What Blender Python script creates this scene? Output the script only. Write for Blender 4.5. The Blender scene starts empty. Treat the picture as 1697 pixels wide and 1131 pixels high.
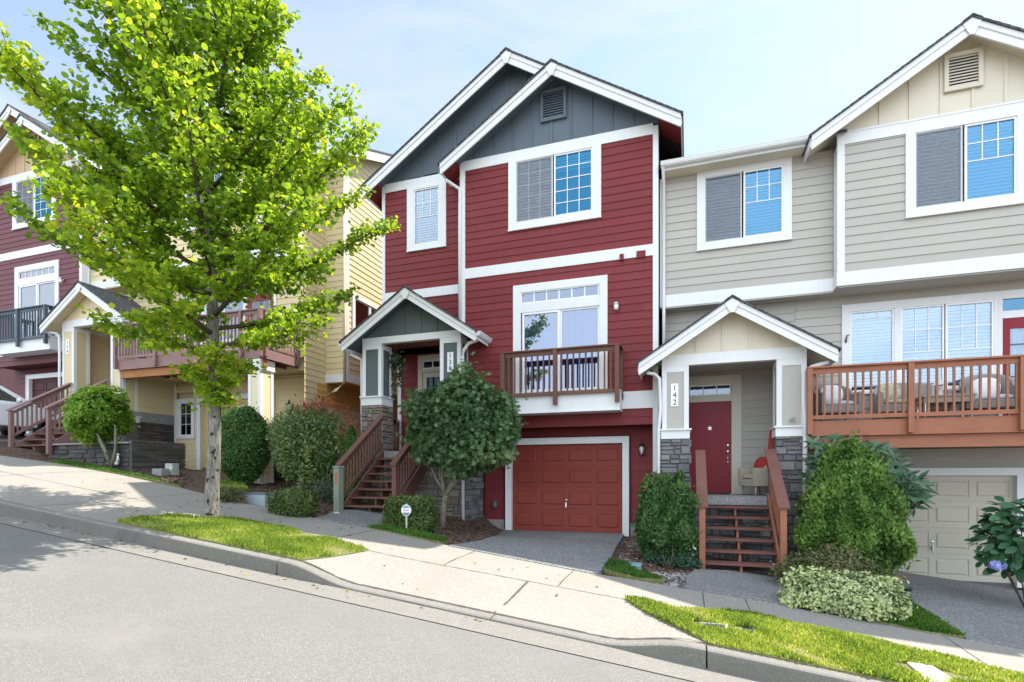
CLOUD = (2.95, 3.15, 3.45); FILL_FAR = (7.2, 8.1, 9.3); CLOUD_AMT = .6; HAZE_NEAR = .28; FILL_FAR_AMT = .85; SKY_STRENGTH = .12; SUN_STRENGTH = 3.6; EXPOSURE = 1.42
import bpy, bmesh, math, random
import numpy as np
from math import radians as R
from mathutils import Vector
random.seed(7); RNG = np.random.default_rng(7)
SC = bpy.context.scene
COL = SC.collection
# ---------------------------------------------------------------- survey helpers
# The street runs along X (uphill to the left), the houses face -Y.  F, TH, HZ are the
# lens data measured from the photograph; X(px,Y) / Z(px,py,Y) read a point of a plane Y = const.
F, HZ, CX, ZC = 880.0, 790.0, 848.5, 1.34
TH = math.atan(F/2648.0); CS, SN = math.cos(TH), math.sin(TH)
def PX(px, Y):
    a = (px-CX)/F
    return Y*(a*CS-SN)/(a*SN+CS)
def PZ(px, py, Y):
    a = (px-CX)/F
    return ZC+(HZ-py)/F*Y/(a*SN+CS)
def PL(px, X):            # Y of the point of plane X = const seen at px
    a = (px-CX)/F
    return X*(a*SN+CS)/(a*CS-SN)
def clamp(v, a=0., b=1.): return max(a, min(b, v))
def sstep(v, a, b):
    t = clamp((v-a)/(b-a)); return t*t*(3-2*t)
def plane(X, Y): return -.433-.1195*X+.02*Y
def ground(X, Y):
    z = plane(X, Y)
    z += clamp((Y-5.5)/2.5)*.025*max(0., -X-8.)
    if Y > 8:                                     # the drive dips to the garage floor
        w = sstep(Y, 8, 12.3)*(1-sstep(abs(X+2.85), 1.5, 2.4))
        z = z*(1-w)+w*(0.0-.02)
    return z
def GP(px, py, off=0.):
    a = (px-CX)/F; b = (HZ-py)/F
    dx, dy = a*CS-SN, a*SN+CS
    lo, hi = 1.5, 60.
    for i in range(60):
        m = .5*(lo+hi)
        if ZC+b*m > ground(dx*m, dy*m)+off: lo = m
        else: hi = m
    return dx*lo, dy*lo, ground(dx*lo, dy*lo)+off
# ---------------------------------------------------------------- materials
def newmat(name):
    m = bpy.data.materials.new(name); m.use_nodes = True
    nt = m.node_tree; nt.nodes.clear()
    return m, nt
class NT:
    def __init__(s, name):
        s.m, s.t = newmat(name)
        s.out = s.n('ShaderNodeOutputMaterial')
        s.tc = s.n('ShaderNodeTexCoord')
    def n(s, typ, **kw):
        nd = s.t.nodes.new(typ)
        for k, v in kw.items(): setattr(nd, k, v)
        return nd
    def l(s, a, b): s.t.links.new(a, b)
    def noise(s, scale, detail=4, rough=.55, vec=None, dist=0.):
        nd = s.n('ShaderNodeTexNoise'); nd.inputs['Scale'].default_value = scale
        nd.inputs['Detail'].default_value = detail; nd.inputs['Roughness'].default_value = rough
        nd.inputs['Distortion'].default_value = dist
        s.l(vec or s.tc.outputs['Object'], nd.inputs['Vector']); return nd.outputs['Fac']
    def mapping(s, scale=(1, 1, 1), rot=(0, 0, 0)):
        mp = s.n('ShaderNodeMapping'); mp.inputs['Scale'].default_value = scale
        mp.inputs['Rotation'].default_value = rot
        s.l(s.tc.outputs['Object'], mp.inputs['Vector']); return mp.outputs['Vector']
    def ramp(s, fac, stops):
        r = s.n('ShaderNodeValToRGB'); e = r.color_ramp.elements
        while len(e) < len(stops): e.new(.5)
        for el, (p, c) in zip(e, stops):
            el.position = p; el.color = (*c, 1) if len(c) == 3 else c
        s.l(fac, r.inputs['Fac']); return r.outputs['Color']
    def mix(s, fac, a, b, mode='MIX'):
        mx = s.n('ShaderNodeMix'); mx.data_type = 'RGBA'; mx.blend_type = mode
        for sock, v in ((mx.inputs[0], fac), (mx.inputs[6], a), (mx.inputs[7], b)):
            if isinstance(v, (int, float)): sock.default_value = v
            elif isinstance(v, tuple): sock.default_value = (*v, 1) if len(v) == 3 else v
            else: s.l(v, sock)
        return mx.outputs[2]
    def attr(s, name):
        a = s.n('ShaderNodeAttribute'); a.attribute_name = name; return a
    def bump(s, h, strength=.3, dist=.01):
        b = s.n('ShaderNodeBump'); b.inputs['Strength'].default_value = strength
        b.inputs['Distance'].default_value = dist; s.l(h, b.inputs['Height']); return b.outputs['Normal']
    def principled(s, col, rough=.6, spec=.3, normal=None, metal=0.):
        p = s.n('ShaderNodeBsdfPrincipled')
        if isinstance(col, tuple): p.inputs['Base Color'].default_value = (*col[:3], 1)
        else: s.l(col, p.inputs['Base Color'])
        if isinstance(rough, (int, float)): p.inputs['Roughness'].default_value = rough
        else: s.l(rough, p.inputs['Roughness'])
        p.inputs['Specular IOR Level'].default_value = spec
        p.inputs['Metallic'].default_value = metal
        if normal is not None: s.l(normal, p.inputs['Normal'])
        s.l(p.outputs[0], s.out.inputs['Surface']); return p
def mul(c, k): return tuple(min(1., x*k) for x in c[:3])
def paint(name, c, rough=.55, var=.12, spec=.35, dirt=.0):
    t = NT(name)
    at = t.attr('rnd').outputs['Fac']
    n1 = t.noise(1.3, 5); n2 = t.noise(35, 3)
    spec *= .6
    col = t.mix(n1, mul(c, 1-var), mul(c, 1+var))
    fade = t.noise(3.0, 6, .7, t.mapping((5, 5, .5)))
    col = t.mix(t.ramp(fade, [(.45, (0, 0, 0)), (.8, (.30, .30, .30))]), col, tuple(.8*x+.06 for x in c))
    soil = t.noise(7.0, 7, .75)
    col = t.mix(t.ramp(soil, [(.56, (0, 0, 0)), (.8, (.22, .22, .22))]), col, mul(c, .6))
    col = t.mix(at, col, t.mix(.6, col, mul(c, 1-var*2.2)))
    if dirt:
        st = t.noise(2.2, 6, .65, t.mapping((6, 6, .7)))
        col = t.mix(t.ramp(st, [(.5, (0, 0, 0)), (.8, (dirt, dirt, dirt))]), col, mul((.30, .27, .22), .8))
    t.principled(col, rough, spec, t.bump(n2, .12, .004)); return t.m
def wood(name, c, rough=.65, var=.25):
    t = NT(name)
    n1 = t.noise(3, 6, .6, t.mapping((2, 2, 9))); n2 = t.noise(1.5, 4)
    col = t.mix(n1, mul(c, 1-var), mul(c, 1+var))
    col = t.mix(t.ramp(n2, [(.45, (0, 0, 0)), (.75, (.5, .5, .5))]), col, mul(c, .6))
    t.principled(col, rough, .3, t.bump(n1, .2, .004)); return t.m
def grainy(name, c1, c2, c3, s1, s2, rough=.9, bump=.4, stain=None, bd=.004, cracks=False):
    t = NT(name)
    fine = t.noise(s1, 3, .7); big = t.noise(s2, 5, .6); v = t.n('ShaderNodeTexVoronoi')
    v.inputs['Scale'].default_value = s1*.8; t.l(t.tc.outputs['Object'], v.inputs['Vector'])
    col = t.mix(t.ramp(fine, [(.3, (0, 0, 0)), (.7, (1, 1, 1))]), c1, c2)
    col = t.mix(t.ramp(v.outputs['Color'], [(.68, (0, 0, 0)), (.72, (1, 1, 1))]), col, c3)
    col = t.mix(t.ramp(big, [(.3, (0, 0, 0)), (.7, (.55, .55, .55))]), col, mul(c1, .82))
    if stain:
        sn = t.noise(.55, 6, .7, dist=.6)
        col = t.mix(t.ramp(sn, [(.52, (0, 0, 0)), (.72, (.8, .8, .8))]), col, stain)
        s2_ = t.noise(2.6, 6, .75)
        col = t.mix(t.ramp(s2_, [(.56, (0, 0, 0)), (.8, (.6, .6, .6))]), col, mul(stain, 1.05))
    if cracks:
        w = t.noise(1.5, 4, .6)
        vm = t.n('ShaderNodeVectorMath'); vm.operation = 'ADD'
        sc_ = t.n('ShaderNodeVectorMath'); sc_.operation = 'SCALE'; sc_.inputs['Scale'].default_value = .5
        wn = t.n('ShaderNodeTexNoise'); wn.inputs['Scale'].default_value = 1.1; wn.inputs['Detail'].default_value = 5
        t.l(t.tc.outputs['Object'], wn.inputs['Vector']); t.l(wn.outputs['Color'], sc_.inputs[0])
        t.l(t.tc.outputs['Object'], vm.inputs[0]); t.l(sc_.outputs[0], vm.inputs[1])
        cv = t.n('ShaderNodeTexVoronoi'); cv.feature = 'DISTANCE_TO_EDGE'; cv.inputs['Scale'].default_value = .28
        t.l(vm.outputs[0], cv.inputs['Vector'])
        col = t.mix(t.ramp(cv.outputs['Distance'], [(.0, (.45, .45, .45)), (.006, (0, 0, 0))]), col, mul(c1, .35))
    t.principled(col, rough, .25, t.bump(fine, bump, bd)); return t.m
def leafmat(name, dark, mid, light, trans=.35, rough=.5, spec=.3, yellow=None):
    t = NT(name)
    at = t.attr('rnd').outputs['Fac']
    stops = [(.0, dark), (.5, mid), (1., light)]
    if yellow: stops = [(.0, dark), (.45, mid), (.88, light), (1., yellow)]
    col = t.ramp(at, stops)
    p = t.n('ShaderNodeBsdfPrincipled'); t.l(col, p.inputs['Base Color'])
    p.inputs['Roughness'].default_value = rough; p.inputs['Specular IOR Level'].default_value = spec
    tr = t.n('ShaderNodeBsdfTranslucent')
    t.l(t.mix(.35, col, t.mix(1., col, (3.2, 2.6, .6), 'MULTIPLY')), tr.inputs['Color'])
    ms = t.n('ShaderNodeMixShader'); ms.inputs[0].default_value = trans
    t.l(p.outputs[0], ms.inputs[1]); t.l(tr.outputs[0], ms.inputs[2]); t.l(ms.outputs[0], t.out.inputs['Surface'])
    return t.m
def glassmat(name, tint, refl, gtint=(.92, .96, 1)):
    t = NT(name)
    tr = t.n('ShaderNodeBsdfTransparent'); tr.inputs['Color'].default_value = (*tint, 1)
    gl = t.n('ShaderNodeBsdfGlossy'); gl.inputs['Roughness'].default_value = .015
    gl.inputs['Color'].default_value = (*gtint, 1)
    wob = t.noise(1.1, 2)
    t.l(t.bump(wob, .06, .03), gl.inputs['Normal'])
    fr = t.n('ShaderNodeFresnel'); fr.inputs['IOR'].default_value = 1.5
    mt = t.n('ShaderNodeMath'); mt.operation = 'ADD'; mt.use_clamp = True
    t.l(fr.outputs[0], mt.inputs[0]); mt.inputs[1].default_value = refl
    ms = t.n('ShaderNodeMixShader'); t.l(mt.outputs[0], ms.inputs[0])
    t.l(tr.outputs[0], ms.inputs[1]); t.l(gl.outputs[0], ms.inputs[2]); t.l(ms.outputs[0], t.out.inputs['Surface'])
    return t.m
def stonemat(name, cols, rough=.85):
    t = NT(name)
    at = t.attr('rnd').outputs['Fac']
    col = t.ramp(at, [(i/(len(cols)-1), c) for i, c in enumerate(cols)])
    n1 = t.noise(9, 6, .7); n2 = t.noise(38, 4, .7)
    col = t.mix(t.ramp(n1, [(.3, (0, 0, 0)), (.75, (.7, .7, .7))]), col, t.mix(.5, col, (.05, .05, .05)))
    t.principled(col, rough, .2, t.bump(n2, .6, .012)); return t.m
def plain(name, c, rough=.5, spec=.4, metal=0.):
    t = NT(name); t.principled(c, rough, spec, None, metal); return t.m
# ---------------------------------------------------------------- mesh builder
class MB:
    def __init__(s, xf=None): s.v, s.f, s.a, s.xf = [], [], [], xf
    def add(s, vs, fs, r=None):
        b = len(s.v)
        if s.xf: vs = [s.xf(*p) for p in vs]
        s.v.extend([tuple(p) for p in vs]); s.f.extend([tuple(b+i for i in f) for f in fs])
        r = random.random() if r is None else r
        s.a.extend([r]*len(fs)); return s
    def box(s, x0, x1, y0, y1, z0, z1, r=None):
        if x1 < x0: x0, x1 = x1, x0
        if y1 < y0: y0, y1 = y1, y0
        if z1 < z0: z0, z1 = z1, z0
        return s.add([(x0, y0, z0), (x1, y0, z0), (x1, y1, z0), (x0, y1, z0), (x0, y0, z1), (x1, y0, z1), (x1, y1, z1), (x0, y1, z1)],
                     [(0, 3, 2, 1), (4, 5, 6, 7), (0, 1, 5, 4), (1, 2, 6, 5), (2, 3, 7, 6), (3, 0, 4, 7)], r)
    def pxz(s, pts, y0, y1, r=None):            # polygon in XZ (counter-clockwise seen from -Y), extruded y0..y1
        if sum((b[0]-a[0])*(b[1]+a[1]) for a, b in zip(pts, pts[1:]+pts[:1])) > 0: pts = pts[::-1]
        n = len(pts); vs = [(x, y0, z) for x, z in pts]+[(x, y1, z) for x, z in pts]
        fs = [tuple(range(n)), tuple(range(2*n-1, n-1, -1))]+[(i, i+n, (i+1) % n+n, (i+1) % n) for i in range(n)]
        return s.add(vs, fs, r)
    def pyz(s, pts, x0, x1, r=None):
        if sum((b[0]-a[0])*(b[1]+a[1]) for a, b in zip(pts, pts[1:]+pts[:1])) > 0: pts = pts[::-1]
        n = len(pts); vs = [(x1, y, z) for y, z in pts]+[(x0, y, z) for y, z in pts]
        fs = [tuple(range(n)), tuple(range(2*n-1, n-1, -1))]+[(i, i+n, (i+1) % n+n, (i+1) % n) for i in range(n)]
        return s.add(vs, fs, r)
    def bar(s, p, q, w, h, up=(0, 0, 1), r=None):
        p, q = Vector(p), Vector(q); d = (q-p).normalized(); u = Vector(up)
        sd = d.cross(u).normalized(); u = sd.cross(d).normalized()
        vs = []
        for e in (p, q):
            for a, b in ((-1, -1), (1, -1), (1, 1), (-1, 1)): vs.append(tuple(e+sd*a*w/2+u*b*h/2))
        return s.add(vs, [(0, 1, 2, 3), (7, 6, 5, 4), (0, 4, 5, 1), (1, 5, 6, 2), (2, 6, 7, 3), (3, 7, 4, 0)], r)
    def tube(s, path, rad, n=8, r=None):
        path = [Vector(p) for p in path]
        if not isinstance(rad, (list, tuple)): rad = [rad]*len(path)
        vs, fs = [], []; pu = Vector((.31, .17, .93))
        for i, p in enumerate(path):
            d = (path[min(i+1, len(path)-1)]-path[max(i-1, 0)]).normalized()
            sd = d.cross(pu)
            if sd.length < 1e-3: sd = d.cross(Vector((1, 0, 0)))
            sd.normalize(); u = sd.cross(d).normalized(); pu = u if abs(d.dot(Vector((.31, .17, .93)))) > .97 else pu
            for k in range(n):
                an = 2*math.pi*k/n; vs.append(tuple(p+(sd*math.cos(an)+u*math.sin(an))*rad[i]))
        for i in range(len(path)-1):
            for k in range(n):
                a, b = i*n+k, i*n+(k+1) % n; fs.append((a, b, b+n, a+n))
        fs.append(tuple(range(n-1, -1, -1))); fs.append(tuple(range(len(vs)-n, len(vs))))
        return s.add(vs, fs, r)
    def lathe(s, prof, o, n=14, r=None):         # profile of (radius, z) about a vertical axis at o
        vs, fs = [], []
        for rr, z in prof:
            for k in range(n):
                an = 2*math.pi*k/n; vs.append((o[0]+rr*math.cos(an), o[1]+rr*math.sin(an), o[2]+z))
        for i in range(len(prof)-1):
            for k in range(n):
                a, b = i*n+k, i*n+(k+1) % n; fs.append((a, b, b+n, a+n))
        fs.append(tuple(range(n-1, -1, -1))); fs.append(tuple(range(len(vs)-n, len(vs))))
        return s.add(vs, fs, r)
    def frustum(s, x0, x1, z0, z1, y0, y1, ins, r=None):   # raised field on a wall facing -Y
        vs = [(x0, y0, z0), (x1, y0, z0), (x1, y0, z1), (x0, y0, z1), (x0+ins, y1, z0+ins), (x1-ins, y1, z0+ins), (x1-ins, y1, z1-ins), (x0+ins, y1, z1-ins)]
        return s.add(vs, [(0, 1, 5, 4), (1, 2, 6, 5), (2, 3, 7, 6), (3, 0, 4, 7), (4, 5, 6, 7)], r)
    def build(s, name, mat, parent=None, smooth=False, bevel=0.):
        me = bpy.data.meshes.new(name); me.from_pydata(s.v, [], s.f)
        at = me.attributes.new('rnd', 'FLOAT', 'FACE'); at.data.foreach_set('value', s.a)
        me.materials.append(mat); me.validate(); me.update()
        o = bpy.data.objects.new(name, me); COL.objects.link(o)
        if parent is not None: o.parent = parent; o.matrix_parent_inverse = parent_inv(parent)
        if smooth:
            for p in me.polygons: p.use_smooth = True
        if bevel:
            b = o.modifiers.new('bevel', 'BEVEL'); b.width = bevel; b.segments = 2; b.limit_method = 'ANGLE'
        return o
def build_each(mb, name, mat, parent):          # every separate piece becomes a part of its own
    n = len(mb.v); lab = list(range(n))
    def root(i):
        while lab[i] != i: lab[i] = lab[lab[i]]; i = lab[i]
        return i
    for f in mb.f:
        for v in f[1:]: lab[root(v)] = root(f[0])
    gr = {}
    for f, a in zip(mb.f, mb.a): gr.setdefault(root(f[0]), []).append((f, a))
    out = []
    for fs in gr.values():
        ids = sorted({v for f, _ in fs for v in f}); ix = {v: i for i, v in enumerate(ids)}; m = MB()
        m.v = [mb.v[i] for i in ids]; m.f = [tuple(ix[v] for v in f) for f, _ in fs]; m.a = [a for _, a in fs]
        out.append(m.build(name, mat, parent))
    return out
def parent_inv(p):                 # a part keeps the world coordinates it was built in
    from mathutils import Matrix
    return Matrix.Translation(-p.location) if p.parent is None else Matrix.Identity(4)
def tag(o, label=None, cat=None, group=None, kind=None):
    if label: o['label'] = label
    if cat: o['category'] = cat
    if group: o['group'] = group
    if kind: o['kind'] = kind
    return o
def thing(name, label, cat, loc, group=None):
    o = bpy.data.objects.new(name, None); COL.objects.link(o); o.location = loc; o.empty_display_size = .2
    return tag(o, label, cat, group)
def copy_tree(o, parent=None):
    c = o.copy(); COL.objects.link(c)
    if parent is not None: c.parent = parent
    for ch in list(o.children): copy_tree(ch, c)
    return c
# ---------------------------------------------------------------- walls
def clip(poly, planes):
    for a, b, c in planes:
        out = []
        for i in range(len(poly)):
            p, q = poly[i], poly[(i+1) % len(poly)]
            dp, dq = a*p[0]+b*p[1]-c, a*q[0]+b*q[1]-c
            if dp <= 0: out.append(p)
            if (dp < 0 < dq) or (dq < 0 < dp):
                t = dp/(dp-dq); out.append((p[0]+(q[0]-p[0])*t, p[1]+(q[1]-p[1])*t))
        poly = out
        if len(poly) < 3: return []
    return poly
def siding(mb, u0, u1, z0, z1, Y, holes=(), planes=(), expo=.178, lip=.015):
    k = 0
    while z0+k*expo < z1-1e-4:
        za, zb = z0+k*expo, min(z1, z0+(k+1)*expo); k += 1
        cuts = sorted({za, zb, *[h for ho in holes for h in ho[2:] if za < h < zb]})
        # butt joints make each course two or three boards
        js = sorted(random.uniform(u0, u1) for _ in range(int((u1-u0)/2.6)))
        for c0, c1 in zip(cuts, cuts[1:]):
            zm = .5*(c0+c1); iv = [(u0, u1)]
            for hx0, hx1, hz0, hz1 in holes:
                if hz0 <= zm <= hz1:
                    iv = [p for a, b in iv for p in ((a, min(b, hx0)), (max(a, hx1), b)) if p[1]-p[0] > 1e-3]
            iv2 = []
            for a, b in iv:
                e = [a]+[j for j in js if a < j < b]+[b]; iv2 += list(zip(e, e[1:]))
            for a, b in iv2:
                po = clip([(a, c0), (b, c0), (b, c1), (a, c1)], planes)
                if not po: continue
                r = random.random()
                mb.add([(x, Y-lip*(za+expo-z)/expo, z) for x, z in po], [tuple(range(len(po)))], r)
                if abs(c0-za) < 1e-6 and abs(po[0][1]-za) < 1e-5 and abs(po[1][1]-za) < 1e-5:
                    xa, xb = po[0][0], po[1][0]
                    mb.add([(xa, Y, za), (xb, Y, za), (xb, Y-lip, za), (xa, Y-lip, za)], [(0, 1, 2, 3)], r)
    return mb
def stones(mb, u0, u1, z0, z1, Y, hmin=.1, hmax=.2, wmin=.10, wmax=.36, proud=.05):
    z = z0
    while z < z1-.02:
        h = min(random.uniform(hmin, hmax), z1-z)
        if z1-z-h < .05: h = z1-z
        u = u0
        while u < u1-.01:
            w = random.uniform(wmin, wmax)
            if u1-u-w < .07: w = u1-u
            split = random.random() < .38 and h > .12
            sk = random.uniform(.35, .65)
            for (a, b) in (((z, z+h*sk), (z+h*sk, z+h)) if split else ((z, z+h),)):
                g = .006; d = random.uniform(.012, proud); ins = random.uniform(.006, .018)
                j = [random.uniform(-.006, .006) for _ in range(8)]
                x0, x1, c0, c1 = u+g, u+w-g, a+g, b-g
                vs = [(x0, Y, c0), (x1, Y, c0), (x1, Y, c1), (x0, Y, c1),
                      (x0+ins+j[0], Y-d+j[1], c0+ins), (x1-ins+j[2], Y-d+j[3], c0+ins+j[4]), (x1-ins, Y-d+j[5], c1-ins+j[6]), (x0+ins, Y-d+j[7], c1-ins)]
                mb.add(vs, [(0, 1, 5, 4), (1, 2, 6, 5), (2, 3, 7, 6), (3, 0, 4, 7), (4, 5, 6, 7)], random.random())
            u += w
        z += h
    return mb
def side_xf(Xs, Yw=0.):    # a wall drawn as facing -Y becomes one facing +X at X = Xs (u -> Y)
    return lambda x, y, z: (Xs+(Yw-y), x, z)
def slab(name, pts, zf, mat, thick=.18, step=.5, parent=None, off=0., extra=None):
    bm = bmesh.new()
    if sum((b[0]-a[0])*(b[1]+a[1]) for a, b in zip(pts, pts[1:]+pts[:1])) > 0: pts = pts[::-1]
    f = bm.faces.new([bm.verts.new((x, y, 0)) for x, y in pts])
    xs = [p[0] for p in pts]; ys = [p[1] for p in pts]
    for ax, lo, hi in ((0, min(xs), max(xs)), (1, min(ys), max(ys))):
        n = int((hi-lo)/step)
        for i in range(1, n+1):
            co = [0, 0, 0]; no = [0, 0, 0]; co[ax] = lo+i*(hi-lo)/(n+1); no[ax] = 1
            bmesh.ops.bisect_plane(bm, geom=bm.verts[:]+bm.edges[:]+bm.faces[:], plane_co=co, plane_no=no)
    if thick:
        ed = [e for e in bm.edges if e.is_boundary]
        r = bmesh.ops.extrude_edge_only(bm, edges=ed)
        low = {v for v in r['geom'] if isinstance(v, bmesh.types.BMVert)}
    else: low = set()
    for v in bm.verts: v.co.z = zf(v.co.x, v.co.y)+off-(thick if v in low else 0)
    bmesh.ops.recalc_face_normals(bm, faces=bm.faces)
    me = bpy.data.meshes.new(name); bm.to_mesh(me); bm.free(); me.materials.append(mat)
    o = bpy.data.objects.new(name, me); COL.objects.link(o)
    if parent: o.parent = parent
    return o
# ---------------------------------------------------------------- leaves
SHAPES = {
 'round': [(0, -.5), (.36, -.38), (.5, 0), (.34, .38), (0, .55), (-.34, .38), (-.5, 0), (-.36, -.38)],
 'oval': [(0, -.5), (.22, -.25), (.28, .05), (.16, .35), (0, .5), (-.16, .35), (-.28, .05), (-.22, -.25)],
 'lance': [(0, -.5), (.13, -.2), (.15, .1), (0, .55), (-.15, .1), (-.13, -.2)],
 'palm': [(0, -.5), (.16, -.18), (.5, -.2), (.24, .06), (.3, .42), (.06, .18), (0, .58), (-.06, .18), (-.3, .42), (-.24, .06), (-.5, -.2), (-.16, -.18)],
 'spray': [(0, -.5), (.12, -.25), (.3, -.05), (.17, .02), (.24, .3), (.08, .25), (0, .55), (-.08, .25), (-.24, .3), (-.17, .02), (-.3, -.05), (-.12, -.25)],
 'diamond': [(0, -.5), (.24, 0), (0, .5), (-.24, 0)],
}
def leaves(name, pts, nrm, axis, size, shape, mat, parent=None, rnd=None, fold=.18, sizevar=.3):
    P = np.asarray(pts, float); N = len(P)
    nrm = np.asarray(nrm, float); axis = np.asarray(axis, float)
    nrm = nrm/(np.linalg.norm(nrm, axis=1, keepdims=True)+1e-9)
    ax = axis-(axis*nrm).sum(1, keepdims=True)*nrm
    ax = ax/(np.linalg.norm(ax, axis=1, keepdims=True)+1e-9)
    sx = np.cross(ax, nrm)
    T = np.array(SHAPES[shape]); K = len(T)
    s = np.asarray(size, float).reshape(-1, 1)*(1+sizevar*RNG.uniform(-1, 1, (N, 1)))
    V = np.zeros((N, K, 3))
    for k in range(K):
        V[:, k] = P+sx*(T[k, 0]*s)+ax*((T[k, 1]+.4)*s)+nrm*(fold*(abs(T[k, 0])-.2)*s)
    me = bpy.data.meshes.new(name)
    me.vertices.add(N*K); me.vertices.foreach_set('co', V.reshape(-1))
    me.loops.add(N*K); me.loops.foreach_set('vertex_index', np.arange(N*K, dtype=np.int32))
    me.polygons.add(N); me.polygons.foreach_set('loop_start', np.arange(0, N*K, K, dtype=np.int32))
    me.polygons.foreach_set('loop_total', np.full(N, K, dtype=np.int32))
    at = me.attributes.new('rnd', 'FLOAT', 'FACE')
    at.data.foreach_set('value', (RNG.random(N) if rnd is None else np.clip(rnd, 0, 1)).astype(np.float32))
    me.materials.append(mat); me.update(); me.validate()
    o = bpy.data.objects.new(name, me); COL.objects.link(o)
    if parent is not None: o.parent = parent; o.matrix_parent_inverse = parent_inv(parent)
    return o
def unit(n):
    v = RNG.normal(size=(n, 3)); return v/np.linalg.norm(v, axis=1, keepdims=True)
class Lump:                                     # smooth random field on directions / points
    def __init__(s, n=14, f=2.2):
        s.k = RNG.normal(size=(n, 3))*f; s.p = RNG.uniform(0, 6.28, n); s.n = n
    def __call__(s, P): return np.sin(P@s.k.T+s.p).sum(1)/math.sqrt(s.n)
def blob(c, rad, n, lump=.12, f=3., shell=.3, flat=None, pw=2.0, profile=None, zmin=None):
    """points in a lumpy rounded body; returns pts, outward normals, lump value"""
    L = Lump(18, f); d = unit(n)
    dd = d/(np.abs(d)**pw).sum(1, keepdims=True)**(1/pw)
    t = 1-shell*RNG.random((n, 1))**1.6
    lv = L(d*1.0)
    P = dd*(1+lump*lv[:, None])*t
    if profile is not None:
        sc = np.array([profile((z+1)/2) for z in P[:, 2]]); P[:, :2] *= sc[:, None]
    Pw = np.array(c)+P*np.array(rad)
    nr = d/np.array(rad); nr /= np.linalg.norm(nr, axis=1, keepdims=True)
    return Pw, nr, lv, t[:, 0]
# ================================================================ camera, sky, sun
cam = bpy.data.cameras.new('camera'); co = bpy.data.objects.new('camera', cam); COL.objects.link(co)
co.location = (0, 0, ZC); co.rotation_euler = (R(90), 0, TH)
cam.sensor_width = 36; cam.lens = F/1697*36; cam.shift_y = (HZ-565.5)/1697; cam.clip_end = 3000; cam.clip_start = .05
SC.camera = co
SUN = Vector((.44, .47, 1)).normalized()            # towards the sun: behind the houses, to the right
el = math.asin(SUN.z); az = math.atan2(SUN.x, SUN.y)
w = bpy.data.worlds.new('World'); SC.world = w; w.use_nodes = True
nt = w.node_tree; bg = nt.nodes['Background']
sky = nt.nodes.new('ShaderNodeTexSky'); sky.sky_type = 'NISHITA'; sky.sun_disc = False
sky.sun_elevation = el; sky.sun_rotation = az; sky.altitude = 100; sky.air_density = 1.0; sky.dust_density = .6; sky.ozone_density = 2.0
# thin wispy cloud and haze over the blue, plus an added bright fill opposite the sun to lift shaded fronts
tc = nt.nodes.new('ShaderNodeTexCoord'); mp = nt.nodes.new('ShaderNodeMapping'); mp.inputs['Scale'].default_value = (1.3, 1.3, 4.6)
mp.inputs['Rotation'].default_value = (0, .22, .3)
nt.links.new(tc.outputs['Generated'], mp.inputs['Vector'])
nz = nt.nodes.new('ShaderNodeTexNoise'); nz.inputs['Scale'].default_value = 2.0; nz.inputs['Detail'].default_value = 10; nz.inputs['Roughness'].default_value = .6; nz.inputs['Distortion'].default_value = .9
nt.links.new(mp.outputs[0], nz.inputs['Vector'])
rp = nt.nodes.new('ShaderNodeValToRGB'); e = rp.color_ramp.elements
e[0].position, e[0].color = .40, (0, 0, 0, 1); e[1].position, e[1].color = .78, (CLOUD_AMT,)*3+(1,)
nt.links.new(nz.outputs['Fac'], rp.inputs['Fac'])
sp = nt.nodes.new('ShaderNodeSeparateXYZ'); nt.links.new(tc.outputs['Generated'], sp.inputs[0])
mr = nt.nodes.new('ShaderNodeMapRange'); mr.interpolation_type = 'SMOOTHSTEP'; mr.inputs['From Min'].default_value = -.55; mr.inputs['From Max'].default_value = .2
mr.inputs['To Min'].default_value = FILL_FAR_AMT; mr.inputs['To Max'].default_value = HAZE_NEAR; nt.links.new(sp.outputs['Y'], mr.inputs['Value'])
mc = nt.nodes.new('ShaderNodeMapRange'); mc.interpolation_type = 'SMOOTHSTEP'; mc.inputs['From Min'].default_value = -.55; mc.inputs['From Max'].default_value = .2; nt.links.new(sp.outputs['Y'], mc.inputs['Value'])
cc = nt.nodes.new('ShaderNodeMix'); cc.data_type = 'RGBA'; nt.links.new(mc.outputs[0], cc.inputs[0]); cc.inputs[6].default_value = (*FILL_FAR, 1); cc.inputs[7].default_value = (*CLOUD, 1)
mm = nt.nodes.new('ShaderNodeMath'); mm.operation = 'ADD'; mm.use_clamp = True; nt.links.new(rp.outputs[0], mm.inputs[0]); nt.links.new(mr.outputs[0], mm.inputs[1])
mx = nt.nodes.new('ShaderNodeMix'); mx.data_type = 'RGBA'
nt.links.new(mm.outputs[0], mx.inputs[0]); nt.links.new(sky.outputs[0], mx.inputs[6]); nt.links.new(cc.outputs[2], mx.inputs[7])
nt.links.new(mx.outputs[2], bg.inputs['Color']); bg.inputs['Strength'].default_value = SKY_STRENGTH
sl = bpy.data.lights.new('sun', 'SUN'); sl.energy = SUN_STRENGTH; sl.angle = R(.53); sl.color = (1, .94, .84)
so = bpy.data.objects.new('sun', sl); COL.objects.link(so); so.rotation_euler = SUN.to_track_quat('Z', 'Y').to_euler(); so.location = (20, 20, 40)
SC.view_settings.view_transform = 'Standard'; SC.view_settings.look = 'None'; SC.view_settings.exposure = EXPOSURE; SC.view_settings.gamma = 1
SC.cycles.max_bounces = 8; SC.cycles.diffuse_bounces = 4; SC.cycles.transparent_max_bounces = 12; SC.cycles.sample_clamp_indirect = 6

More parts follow.
